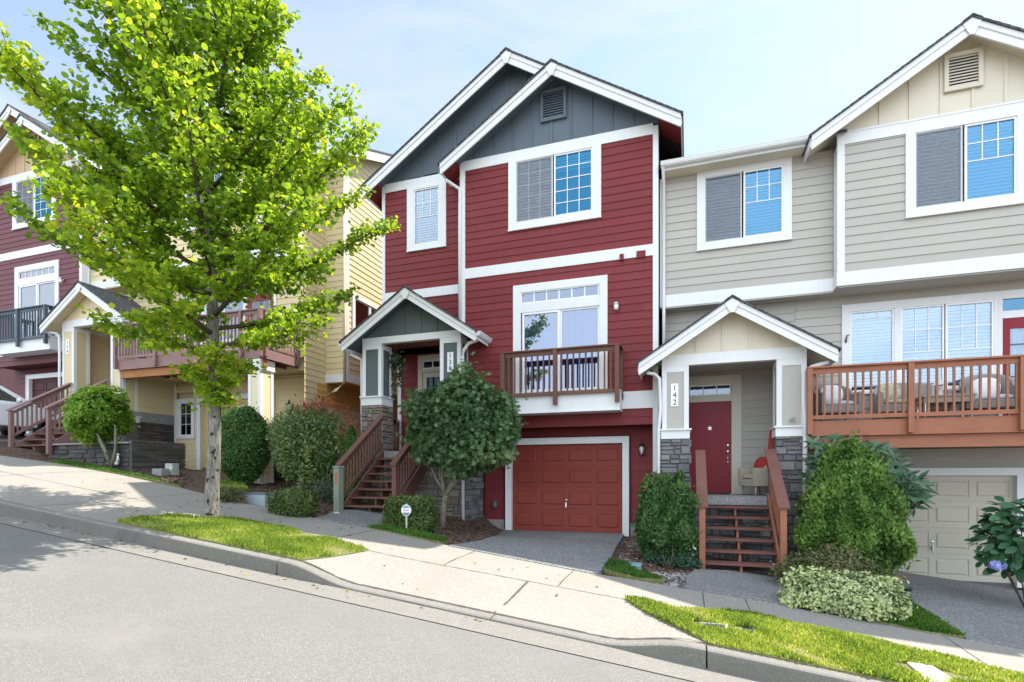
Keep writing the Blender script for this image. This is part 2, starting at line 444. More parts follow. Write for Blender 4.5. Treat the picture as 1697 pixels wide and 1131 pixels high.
# ================================================================ setting
M = {}
M['asphalt'] = grainy('asphalt', (.185, .179, .168), (.125, .121, .114), (.245, .238, .226), 165, 1.1, .92, .5, (.20, .192, .178), .006)
M['concrete'] = grainy('concrete', (.285, .264, .232), (.23, .214, .19), (.33, .31, .276), 70, .8, .9, .3, (.235, .215, .183))
M['kerb'] = grainy('kerb_concrete', (.165, .153, .132), (.115, .107, .094), (.19, .178, .155), 130, 1.6, .9, .4, (.085, .078, .066))  # shade of the street-facing side painted in along with its dirt
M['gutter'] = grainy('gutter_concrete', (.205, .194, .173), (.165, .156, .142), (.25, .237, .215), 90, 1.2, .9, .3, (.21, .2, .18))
M['aggregate'] = grainy('exposed_aggregate', (.205, .205, .202), (.11, .112, .115), (.40, .395, .38), 90, .9, .85, .7, (.13, .127, .122), .008)
M['mulch'] = grainy('bark_mulch', (.135, .085, .06), (.055, .036, .027), (.21, .145, .11), 38, 1.5, .95, 1., None, .03)
M['grass_soil'] = grainy('lawn_soil', (.17, .165, .06), (.10, .115, .03), (.27, .235, .12), 60, 2.0, .95, .8, (.24, .20, .10))
M['joint'] = plain('joint_dark', (.10, .09, .07), .95, .1)

KY = 5.48                                                     # back of the kerb line's front face
roadz = lambda X, Y: plane(X, KY)-.185+.022*min(KY-Y, 4.5)*.5
def gridmesh(name, x0, x1, y0, y1, nx, ny, zf, mat):
    vs, fs = [], []
    for j in range(ny+1):
        for i in range(nx+1):
            x = x0+(x1-x0)*i/nx; y = y0+(y1-y0)*j/ny; vs.append((x, y, zf(x, y)))
    for j in range(ny):
        for i in range(nx):
            a = j*(nx+1)+i; fs.append((a, a+1, a+nx+2, a+nx+1))
    me = bpy.data.meshes.new(name); me.from_pydata(vs, [], fs); me.materials.append(mat); me.update()
    for p in me.polygons: p.use_smooth = True
    o = bpy.data.objects.new(name, me); COL.objects.link(o); return o
mulch_n = lambda x, y: .02*math.sin(3.1*x+1.3*y)+.015*math.sin(7.7*x-5.2*y)+.012*math.sin(13*y+4*x)
def groundz(x, y):
    if y > 5.9:
        if -17.4 < x < -13.5 and y > 9: return ground(x, y)-.03-.26*sstep(y, 9, 9.8)*(1-sstep(abs(x+15.6), 1.3, 2.0))
        bed = sstep(y, 8.0, 8.5)
        return ground(x, y)-.38*(1-sstep(y, 7.3, 8.4))-.03+bed*(mulch_n(x, y)-.015)
    return roadz(x, y)-.12
tag(gridmesh('ground', -60, 60, -60, 5.85, 120, 40, groundz, M['mulch']), kind='structure')
g2 = gridmesh('ground', -32, 16, 5.95, 40, 160, 140, groundz, M['mulch']); tag(g2, kind='structure')
hz_ = bpy.data.meshes.new('terrain')
M['far'] = grainy('far_ground', (.09, .11, .045), (.06, .08, .03), (.12, .12, .07), .8, .05, .95, .2)
tag(gridmesh('terrain', -900, 900, -900, 900, 60, 60, lambda x, y: min(-9., plane(clamp(x, -200, 200), clamp(y, -60, 60))-14), M['far']), kind='structure')
road = gridmesh('road', -60, 60, -9, KY-.42, 160, 24, roadz, M['asphalt']); tag(road, kind='structure')
# concrete gutter pan between asphalt and kerb
tag(gridmesh('gutter_pan', -60, 60, KY-.44, KY+.03, 200, 2, lambda x, y: roadz(x, y)+.004+.012*(KY-y), M['gutter']), kind='structure')
# kerb: a profile swept along the street, dropped at the drives
XD0, XD1 = GP(478, 930)[0], GP(560, 960)[0]          # ramp down (left of the drive)
XD2, XD3 = GP(985, 1058)[0], GP(1150, 1085)[0]       # ramp up again
def kerbh(x):
    a = 1-sstep(x, XD0, XD1) if x < .5*(XD1+XD2) else sstep(x, XD2, XD3)
    b = 1-sstep(x, 2.9, 3.6) if x < 4.8 else sstep(x, 6.0, 6.8)
    return .035+.15*min(a, b)
def kerb_piece(x0, x1, gap=.0):
    xs = [x0+gap]+[x for x in np.arange(math.ceil(x0/.12)*.12, x1, .12) if x0+gap < x < x1-gap]+[x1-gap]
    vs, fs = [], []
    for x in xs:
        h = kerbh(x); zt = roadz(x, KY)+h; zb = roadz(x, KY)-.06
        w = .0 if h > .1 else .0
        prof = [(KY-.005, zb), (KY+.012, zt-.035), (KY+.02, zt-.014), (KY+.04, zt), (KY+.17, zt+.004), (KY+.17, zb)]
        vs += [(x, y, z) for y, z in prof]
    for i in range(len(xs)-1):
        for k in range(5): fs.append((i*6+k, (i+1)*6+k, (i+1)*6+k+1, i*6+k+1))
    fs.append(tuple(range(6))); fs.append(tuple(len(vs)-6+k for k in (5, 4, 3, 2, 1, 0)))
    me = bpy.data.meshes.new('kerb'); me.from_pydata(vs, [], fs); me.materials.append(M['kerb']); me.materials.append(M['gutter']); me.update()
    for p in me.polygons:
        if p.index < 5*(len(xs)-1) and p.index % 5 in (2, 3): p.material_index = 1  # lighter colour stands in for sun on the cleaner top
    bm = bmesh.new(); bm.from_mesh(me); bmesh.ops.recalc_face_normals(bm, faces=bm.faces); bm.to_mesh(me); bm.free()
    o = bpy.data.objects.new('kerb', me); COL.objects.link(o); tag(o, kind='structure')
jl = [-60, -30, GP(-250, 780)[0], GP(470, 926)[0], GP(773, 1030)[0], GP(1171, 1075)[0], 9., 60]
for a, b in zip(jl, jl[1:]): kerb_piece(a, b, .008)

def gp(*l): return [GP(x, y)[:2] for x, y in l]
zg = lambda x, y: ground(x, y)
KB = KY+.172
def zwalk(x, y):            # concrete follows the kerb where it drops
    z = ground(x, y)
    if y < 7.4:
        t = sstep(y, KB, 7.2); z = z*t+(1-t)*(roadz(x, KY)+kerbh(x)+.012)
    return z
back = gp((0, 755), (84, 767), (198, 787), (300, 809), (380, 829), (460, 845), (560, 867), (650, 884), (742, 904), (860, 927), (978, 950), (1057, 962), (1135, 976.5), (1240, 993), (1330, 1010), (1431, 1028), (1509, 1044), (1602, 1060))
bx, by = back[-1]
back = [(-60, back[0][1]), (-24, back[0][1])]+back+[(bx+2, by-.03), (60, by)]
g1b = gp((196, 866), (235, 861), (272, 856), (319, 858), (351, 861.5), (389, 862), (466, 877), (540, 892), (612, 912))
g2b = gp((1035, 991), (1124, 1007), (1240, 1019.5), (1388, 1049), (1504, 1076), (1620, 1103), (1697, 1121))
lx, ly = g2b[-1]
def frontpt(l): return [(x, KB) for x, _ in l]
k1a, k1b = GP(190, 868)[0], GP(497, 931)[0]
k2a = GP(1172, 1074)[0]
# sidewalk with the two drive aprons: one outline down to the kerb where there is no grass
fr = [(60, KB+1.45), (lx+2.0, KB+1.45)]+g2b[::-1]
fr += [(k2a, KB), (.5*(k2a+k1b), KB), (k1b, KB)]
fr += g1b[::-1]+[(k1a, KB), (-20, KB), (-60, KB)]
walk = slab('sidewalk', back+fr, zwalk, M['concrete'], .16, .45); tag(walk, kind='structure')
grass1 = g1b+[(k1b-.02, KB), (.5*(k1a+k1b), KB), (k1a, KB)]
grass2 = g2b+[(lx+2, KB+1.45), (lx+2.2, KB), (2.0, KB), (k2a+.02, KB)]
tag(slab('verge', grass1, lambda x, y: zwalk(x, y)+.012, M['grass_soil'], .1, .3), kind='structure')
tag(slab('verge', grass2, lambda x, y: zwalk(x, y)+.012, M['grass_soil'], .1, .3), kind='structure')
# joints scored in the concrete: thin dark strips 4 mm above it
jm = MB()
def joint(p, q, w=.012, n=14):
    p, q = Vector(p), Vector(q); d = (q-p).normalized(); s_ = Vector((-d.y, d.x))*w/2
    for i in range(n):
        a = p+(q-p)*(i/n); b = p+(q-p)*((i+1)/n)
        wa = random.uniform(.7, 1.3)
        vs = [a-s_*wa, b-s_*wa, b+s_*wa, a+s_*wa]
        jm.add([(v.x, v.y, zwalk(v.x, v.y)+.004) for v in vs], [(0, 1, 2, 3)])
fy = lambda x: np.interp(x, [p[0] for p in g1b]+[p[0] for p in g2b], [p[1] for p in g1b]+[p[1] for p in g2b])
fb = lambda x: np.interp(x, [p[0] for p in back], [p[1] for p in back])
for px, py in ((402, 868), (930, 965), (1165, 985), (1560, 1052), (1240, 1005), (590, 885), (760, 925)):
    x = GP(px, py)[0]; joint((x, fb(x)-.01), (x, fy(x)), .012)
joint((g1b[-1][0], g1b[-1][1]), (g2b[0][0], g2b[0][1]), .010, 30)
xm = GP(780, 1022)[0]; joint((xm+.0, KB), (xm+.05, fy(xm)), .03)
joint((k1b, KB+.01), (k2a, KB+.01), .028, 60)
joint((-30, 7.2), (k1a-1.5, 7.2), .01, 30); joint((-13.2, KB), (-13.2, 9.2), .012)
joint((-9.9, KB), (-9.9, 8.6), .012)
tag(jm.build('pavement_joint', M['joint']), kind='structure')
# drives and walks in exposed aggregate
zd = lambda x, y: ground(x, y)+.012
d138 = [(PX(834, 12.74), 12.72), (PX(1034, 12.74), 12.72)]+gp((1032, 890), (1012, 925), (992, 952))+gp((978, 951), (860, 928), (742, 905))+gp((772, 901), (800, 896), (822, 889))
tag(slab('driveway', d138, zd, M['aggregate'], .1, .4), kind='structure')
w138 = gp((560, 866), (640, 882), (676, 868), (652, 855), (652, 846), (556, 846), (540, 855), (520, 860))
tag(slab('footpath', w138, zd, M['aggregate'], .1, .4), kind='structure')
w142 = gp((1136, 976), (1310, 1006), (1305, 980), (1290, 948), (1152, 945), (1138, 955))
tag(slab('footpath', w142, zd, M['aggregate'], .1, .4), kind='structure')
d142 = [(3.0, 13.18), (7.6, 13.18), (8.2, 9.), (bx+3.2, by-.04)]+gp((1602, 1060), (1560, 1030), (1510, 1000), (1480, 985))
tag(slab('driveway', d142, zd, M['aggregate'], .1, .4), kind='structure')
tag(slab('driveway', [(-23.6, 12.7), (-19.9, 12.7), (-19.6, 9.), (-24, 9.)], zd, M['concrete'], .1, .5), kind='structure')
# strip of lawn beside the right drive, and a thin strip at the foot of the left stair
lawn3 = gp((1475, 985), (1510, 1003), (1560, 1033), (1600, 1058), (1540, 1050), (1450, 1031), (1462, 1010))
lawn4 = gp((608, 876), (640, 872), (700, 884), (742, 897), (735, 901), (660, 886))
lawn5 = gp((86, 768), (198, 786), (285, 803), (300, 808), (250, 793), (150, 772), (100, 764))
lawn6 = gp((1000, 945), (1010, 930), (1040, 936), (1060, 950), (1100, 962), (1060, 961))
lawn7 = gp((352, 802), (400, 798), (412, 812), (385, 818), (355, 815))
LAWNS = {'verge1': grass1, 'verge2': grass2, 'lawn3': lawn3, 'lawn4': lawn4, 'lawn5': lawn5, 'lawn6': lawn6, 'lawn7': lawn7}
for k in ('lawn3', 'lawn4', 'lawn5', 'lawn6', 'lawn7'):
    tag(slab('lawn', LAWNS[k], lambda x, y: ground(x, y)+.02, M['grass_soil'], .08, .3), kind='structure')
# white slab lying in the verge at the far right
wp = [(GP(px, py)[0], GP(px, py)[1]) for px, py in ((1503, 1103), (1541, 1106), (1580, 1132), (1560, 1145), (1535, 1138), (1520, 1118))]
M['pale_slab'] = grainy('pale_concrete', (.6, .58, .54), (.5, .48, .45), (.65, .63, .6), 60, 2., .9, .2)
tag(slab('path', wp, lambda x, y: zwalk(x, y)+.035, M['pale_slab'], .08, .3), kind='structure')
# ================================================================ materials for the houses
WHITE = (.73, .73, .72)
M['white'] = paint('white_trim', WHITE, .5, .035, .35, .10)
M['white_clean'] = paint('white_vinyl', (.82, .82, .82), .35, .02, .45)
M['red'] = paint('red_siding', (.195, .032, .034), .55, .08, .3)
M['red_dark'] = paint('garage_red', (.235, .042, .028), .5, .06, .35)
M['red_ceiling'] = wood('stained_ceiling', (.22, .055, .03))
M['slate'] = paint('slate_board', (.112, .138, .165), .6, .08)
M['slate_green'] = paint('porch_slate', (.105, .125, .122), .6, .08)
M['greige'] = paint('greige_siding', (.435, .41, .36), .55, .05)
M['cream'] = paint('cream_board', (.66, .60, .47), .55, .06)
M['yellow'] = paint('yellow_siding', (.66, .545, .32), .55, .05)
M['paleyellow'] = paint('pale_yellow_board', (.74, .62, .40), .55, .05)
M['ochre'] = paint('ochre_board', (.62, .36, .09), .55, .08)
M['maroon'] = paint('maroon_siding', (.15, .048, .056), .55, .08)
M['tan'] = paint('tan_board', (.50, .36, .22), .55, .06)
M['rail_brown'] = wood('brown_stain', (.145, .068, .050))
M['rail_orange'] = wood('cedar_stain', (.31, .122, .068))
M['rail_mauve'] = wood('mauve_stain', (.26, .150, .140))
M['rail_slate'] = wood('slate_stain', (.085, .105, .125))
M['tread'] = wood('tread_stain', (.17, .075, .058))
M['raw_beam'] = wood('raw_timber', (.36, .15, .055), .7, .45)
M['joist'] = wood('joist_dark', (.16, .07, .035), .7, .3)
M['garage_maroon'] = paint('garage_maroon', (.075, .022, .022), .5, .06, .3)
M['door_red'] = paint('door_red', (.24, .012, .024), .4, .05, .4)
M['door_cream'] = paint('door_cream', (.62, .58, .48), .45, .04)
M['gar_greige'] = paint('garage_greige', (.52, .475, .385), .45, .04, .4)
M['gar_yellow'] = paint('garage_yellow', (.60, .43, .18), .45, .04, .4)
M['shingle'] = grainy('shingles', (.09, .09, .092), (.05, .05, .052), (.15, .145, .14), 30, 2., .95, .8)
M['found'] = grainy('foundation', (.30, .295, .28), (.24, .235, .22), (.36, .35, .33), 40, 2., .92, .4, (.2, .195, .18))
M['landing'] = grainy('landing_aggregate', (.30, .30, .295), (.2, .2, .2), (.42, .41, .4), 60, 2., .9, .5)
M['mortar'] = plain('mortar', (.13, .125, .12), .95, .1)
M['stone_grey'] = stonemat('stone_grey', [(.11, .11, .12), (.17, .17, .18), (.24, .235, .235), (.14, .14, .15), (.30, .28, .25)])
M['stone_tan'] = stonemat('stone_tan', [(.17, .15, .125), (.27, .235, .19), (.21, .195, .175), (.34, .29, .225), (.24, .17, .13)])
M['stone_dark'] = stonemat('stone_dark', [(.055, .05, .048), (.09, .08, .072), (.12, .105, .09), (.075, .07, .07), (.15, .13, .11)])
M['glass'] = glassmat('window_glass', (.80, .88, .94), .07)
M['glass_blue'] = glassmat('reflective_glass', (.50, .76, .90), .12, (.42, .72, .92))  # blue of a reflected sky put into the tint
M['glass_sea'] = glassmat('sky_tint_glass', (.55, .78, .88), .13, (.12, .42, .66))  # deeper blue sky reflection painted in as the gloss colour
M['glass_bright'] = glassmat('bright_glass', (.80, .88, .94), .15, (.82, .92, 1))
M['glass_deep'] = glassmat('mirror_glass', (.36, .50, .72), .16)
def screen_mat():
    t = NT('insect_screen'); tr = t.n('ShaderNodeBsdfTransparent'); d = t.n('ShaderNodeBsdfDiffuse'); d.inputs['Color'].default_value = (.22, .23, .245, 1)
    ms = t.n('ShaderNodeMixShader'); ms.inputs[0].default_value = .26; t.l(tr.outputs[0], ms.inputs[1]); t.l(d.outputs[0], ms.inputs[2]); t.l(ms.outputs[0], t.out.inputs['Surface']); return t.m
M['screen'] = screen_mat()
M['blind'] = paint('blind', (.66, .68, .69), .5, .03)
M['blind_dim'] = paint('blind_dim', (.58, .60, .62), .5, .04)
M['curtain'] = paint('curtain', (.60, .63, .68), .8, .05)
M['room'] = plain('dark_room', (.03, .03, .032), .9, .1)
M['metal'] = plain('satin_metal', (.62, .60, .57), .3, .5, 1.)
M['bronze'] = plain('bronze', (.07, .05, .035), .4, .5, .8)
M['lampglass'] = plain('lamp_glass', (.75, .73, .68), .25, .5)
M['numeral'] = plain('numeral', (.05, .045, .045), .6, .3)
M['vent_dark'] = plain('vent_dark', (.04, .045, .05), .8, .2)
M['greybox'] = plain('grey_fitting', (.11, .11, .12), .5, .4)

def lerp(a, b, t): return a+(b-a)*t
# ---------------------------------------------------------------- windows and doors
def blind(mb, x0, x1, z0, z1, y, pitch=.066, h=.027):
    z = z1-.01; mb.box(x0, x1, y-.02, y+.02, z-.03, z)
    z -= .05
    while z > z0+.015:
        dz_ = random.uniform(-.003, .003); mb.add([(x0, y-.012, z-h), (x1, y-.012, z-h+dz_), (x1, y+.012, z+h+dz_), (x0, y+.012, z+h)], [(0, 1, 2, 3)]); z -= pitch
def curtain(mb, x0, x1, z0, z1, y):
    n = max(8, int((x1-x0)/.02)); vs, fs = [], []
    ph = random.random()*6
    for i in range(n+1):
        x = lerp(x0, x1, i/n); d = .022*math.sin(x*34+ph)+.012*math.sin(x*71+ph*2)
        vs += [(x, y+d, z0), (x, y+d, z1)]
    for i in range(n): fs.append((2*i, 2*i+2, 2*i+3, 2*i+1))
    mb.add(vs, fs)
def window(root, o, Y, sashes, trim='white', name='window', label=None, proud=.04, sill=True, xf=None, room=.09):
    """o = outer trim rectangle x0,x1,z0,z1; sashes = list of (x0,x1,z0,z1,cols,rows,glass,back,opts)"""
    x0, x1, z0, z1 = o
    ix0, ix1 = min(s[0] for s in sashes), max(s[1] for s in sashes)
    iz0, iz1 = min(s[2] for s in sashes), max(s[3] for s in sashes)
    t = MB(xf); yf = Y-proud
    t.box(x0, ix0, yf, Y+.02, z0, z1); t.box(ix1, x1, yf, Y+.02, z0, z1)
    t.box(ix0, ix1, yf-.003, Y+.02, iz1, z1); t.box(ix0, ix1, yf-.003, Y+.02, z0, iz0)
    if sill: t.box(x0-.01, x1+.01, yf-.02, yf-.004, z0-.004, z0+.03)
    # reveal
    t.box(ix0-.02, ix0-.001, Y+.021, Y+room, iz0, iz1); t.box(ix1+.001, ix1+.02, Y+.021, Y+room, iz0, iz1)
    w_ = t.build(name, M[trim], root)
    if label: w_['label'] = label
    sf = MB(xf); rm = MB(xf); panes = {}; backs = {}; scr = MB(xf)
    rm.box(ix0-.03, ix1+.03, Y+room, Y+room+.02, iz0-.03, iz1+.03)
    ss = sorted(sashes, key=lambda s: s[0])
    for s in sashes:
        a, b, c, d, cols, rows, gl, back = s[:8]; op = s[8] if len(s) > 8 else {}
        f = op.get('f', .035); yo = op.get('yo', 0.)
        ya, yb = Y-.022+yo, Y+.012+yo
        sf.box(a, a+f, ya, yb, c, d); sf.box(b-f, b, ya, yb, c, d); sf.box(a+f, b-f, ya-.002, yb, c, c+f); sf.box(a+f, b-f, ya-.002, yb, d-f, d)
        ga, gb, gc, gd = a+f, b-f, c+f, d-f
        mw = op.get('mw', .016); gz = op.get('gridz', gc)
        for i in range(1, cols):
            x = lerp(ga, gb, i/cols); sf.box(x-mw/2, x+mw/2, Y-.008+yo, Y-.002+yo, max(gc, gz), gd)
        if rows > 1 or gz > gc:
            for j in range(0 if gz > gc else 1, rows):
                z = lerp(max(gc, gz), gd, j/rows); sf.box(ga, gb, Y-.0095+yo, Y-.0015+yo, z-mw/2, z+mw/2)
        for zz in op.get('rails', []): sf.box(ga, gb, ya-.001, yb, zz-.022, zz+.022)
        panes.setdefault(gl, MB(xf)).box(ga-.004, gb+.004, Y+.001+yo, Y+.005+yo, gc-.004, gd+.004)
        bz0 = lerp(gc, gd, 1-op.get('bdrop', 1.))
        if back:
            mbk = backs.setdefault(back, MB(xf))
            fn = curtain if back.startswith('curtain') else (lambda *q: blind(*q, pitch=.072, h=.020)) if back == 'blind_dim' else blind
            fn(mbk, ga+.008, gb-.008, bz0+.01, gd-.005, Y+.055+yo*.3)
        if op.get('screen'):
            scr.box(a+.012, b-.012, Y-.026+yo, Y-.0245+yo, c+.012, d-.012)
    sf.build('sash', M['white_clean'], w_)
    rm.build('room', M['room'], w_)
    for g, mb in panes.items(): mb.build('pane', M[g], w_)
    for k, mb in backs.items(): mb.build('curtain' if k.startswith('curtain') else 'blind', M[k], w_)
    if scr.v: scr.build('insect_screen', M['screen'], w_)
    return w_
def vent(root, x0, x1, z0, z1, Y, mat):
    b = MB(); f = .07
    b.box(x0, x0+f, Y-.045, Y, z0, z1); b.box(x1-f, x1, Y-.045, Y, z0, z1); b.box(x0+f, x1-f, Y-.047, Y, z1-f, z1); b.box(x0+f, x1-f, Y-.047, Y, z0, z0+f)
    n = 10
    for i in range(n):
        z = lerp(z0+f, z1-f, (i+.5)/n); h = (z1-z0-2*f)/n
        b.add([(x0+f, Y-.034, z-h*.42), (x1-f, Y-.034, z-h*.42), (x1-f, Y-.008, z+h*.35), (x0+f, Y-.008, z+h*.35)], [(0, 1, 2, 3)])
    v = b.build('gable_vent', mat, root)
    MB().box(x0+f, x1-f, Y-.006, Y-.001, z0+f, z1-f).build('vent_backing', M['vent_dark'], v)
def garage_door(root, x0, x1, z0, z1, Y, mat, trim, tw=.14, rows=4, cols=4):
    b = MB(); rh = (z1-z0)/rows
    b.box(x0, x1, Y+.012, Y+.05, z0, z1)
    cw = (x1-x0)/cols
    for r in range(rows):
        za, zb = z0+r*rh+.003, z0+(r+1)*rh-.003; rr = random.random()
        mz = rh*.17
        b.box(x0, x1, Y, Y+.0115, za, za+mz, rr); b.box(x0, x1, Y, Y+.0115, zb-mz, zb, rr)
        for c in range(cols+1):
            xa = x0 if c == 0 else x0+c*cw-cw*.075; xb = x1 if c == cols else x0+c*cw+cw*.075
            if c == 0: xb = x0+cw*.115
            if c == cols: xa = x1-cw*.115
            b.box(xa, xb, Y-.0004, Y+.0115, za+mz, zb-mz, rr)
        for c in range(cols):
            pa = x0+c*cw+cw*(.115 if c == 0 else .075); pb = x0+(c+1)*cw-cw*(.115 if c == cols-1 else .075)
            b.frustum(pa+.026, pb-.026, za+mz+.026, zb-mz-.026, Y+.0118, Y-.006, .024, rr)
    d = b.build('garage_door', mat, root)
    h = MB(); xc, zc = .5*(x0+x1)+.01, z0+(z1-z0)*.30
    h.lathe([(.024, 0), (.024, .012), (.012, .016)], (0, 0, 0), 12)
    h.v = [(xc+p[0], Y-.004-p[2], zc+.13+p[1]) for p in h.v]
    h.box(xc-.012, xc+.012, Y-.03, Y-.002, zc-.035, zc+.05); h.bar((xc, Y-.034, zc+.07), (xc, Y-.05, zc-.05), .022, .018)
    build_each(h, 'handle', M['metal'], d)
    t = MB()
    t.box(x0-tw, x0, Y-.11, Y+.02, z0-.06, z1+tw); t.box(x1, x1+tw, Y-.11, Y+.02, z0-.06, z1+tw); t.box(x0, x1, Y-.112, Y+.02, z1, z1+tw)
    t.box(x0-tw-.012, x0-tw, Y-.13, Y-.05, z0-.06, z1+tw); t.box(x1+tw, x1+tw+.012, Y-.13, Y-.05, z0-.06, z1+tw); t.box(x0-tw-.012, x1+tw+.012, Y-.133, Y-.05, z1+tw, z1+tw+.014)
    t.build('garage_door_trim', M[trim], root)
    MB().box(x0, x1, Y-.01, Y+.03, z0-.03, z0-.001).build('door_seal', M['greybox'], d)
def wall_lamp(root, x, z, Y, s=1., style='carriage'):
    b = MB()
    if style == 'carriage':
        b.lathe([(.045*s, 0), (.05*s, .02*s), (.045*s, .03*s)], (0, 0, 0), 10); b.v = [(x+p[0], Y-p[2], z+.0*s+p[1]*1.9) for p in b.v]
        b.tube([(x, Y-.02, z-.02*s), (x, Y-.10*s, z-.06*s), (x, Y-.12*s, z+.02*s)], .009*s, 6)
        o = (x, Y-.12*s, z)
        b.lathe([(.03*s, -.09*s), (.036*s, -.08*s), (.04*s, -.075*s)], o, 10); b.lathe([(.07*s, .10*s), (.055*s, .13*s), (.02*s, .17*s), (.028*s, .20*s), (.008*s, .235*s), (.0, .26*s)], o, 10)
        for k in range(6):
            an = k*math.pi/3; b.bar((o[0]+.04*s*math.cos(an), o[1]+.04*s*math.sin(an), z-.08*s), (o[0]+.066*s*math.cos(an), o[1]+.066*s*math.sin(an), z+.10*s), .007*s, .007*s)
        l = b.build('wall_lamp', M['bronze'], root, True)
        MB().lathe([(.034*s, -.075*s), (.06*s, .10*s)], o, 12).build('lamp_glass', M['lampglass'], l, True)
    else:
        o = (x, Y-.09*s, z)
        b.lathe([(.05*s, 0), (.055*s, .018*s)], (0, 0, 0), 12); b.v = [(x+p[0], Y-p[2], z+.04*s+p[1]) for p in b.v]
        b.lathe([(.075*s, .05*s), (.08*s, .07*s), (.05*s, .115*s), (.018*s, .13*s), (.012*s, .16*s), (.0, .165*s)], o, 12)
        l = b.build('wall_lamp', M['metal'], root, True)
        MB().lathe([(.03*s, -.09*s), (.055*s, -.075*s), (.064*s, .05*s)], o, 12).build('lamp_glass', M['lampglass'], l, True)
def number_plaque(root, txt, x0, x1, z0, z1, Y):
    p = MB().box(x0, x1, Y-.018, Y, z0, z1).build('house_number', M['white_clean'], root)
    cu = bpy.data.curves.new('numerals', 'FONT'); cu.body = '\n'.join(txt); cu.align_x = 'CENTER'; cu.align_y = 'CENTER'
    n = len(txt); cu.size = (z1-z0)/n*1.02; cu.space_line = .93; cu.extrude = .003
    o = bpy.data.objects.new('numerals', cu); COL.objects.link(o)
    bpy.context.view_layer.update()
    me = bpy.data.meshes.new_from_object(o.evaluated_get(bpy.context.evaluated_depsgraph_get()))
    bpy.data.objects.remove(o)
    # measured centring, then stand it up on the board
    xs = [v.co.x for v in me.vertices]; ys = [v.co.y for v in me.vertices]
    cx, cy = .5*(min(xs)+max(xs)), .5*(min(ys)+max(ys)); k = min((z1-z0)*.86/(max(ys)-min(ys)), (x1-x0)*.62/(max(xs)-min(xs)))
    for v in me.vertices:
        v.co = ((v.co.x-cx)*k+.5*(x0+x1), Y-.0195-v.co.z, (v.co.y-cy)*k+.5*(z0+z1))
    me.materials.clear(); me.materials.append(M['numeral'])
    m = bpy.data.objects.new('numerals', me); COL.objects.link(m); m.parent = p; m.matrix_parent_inverse = parent_inv(p)
def downspout(root, path, r=.036, mat='white'):
    MB().tube(path, r, 8).build('downspout', M[mat], root, True)
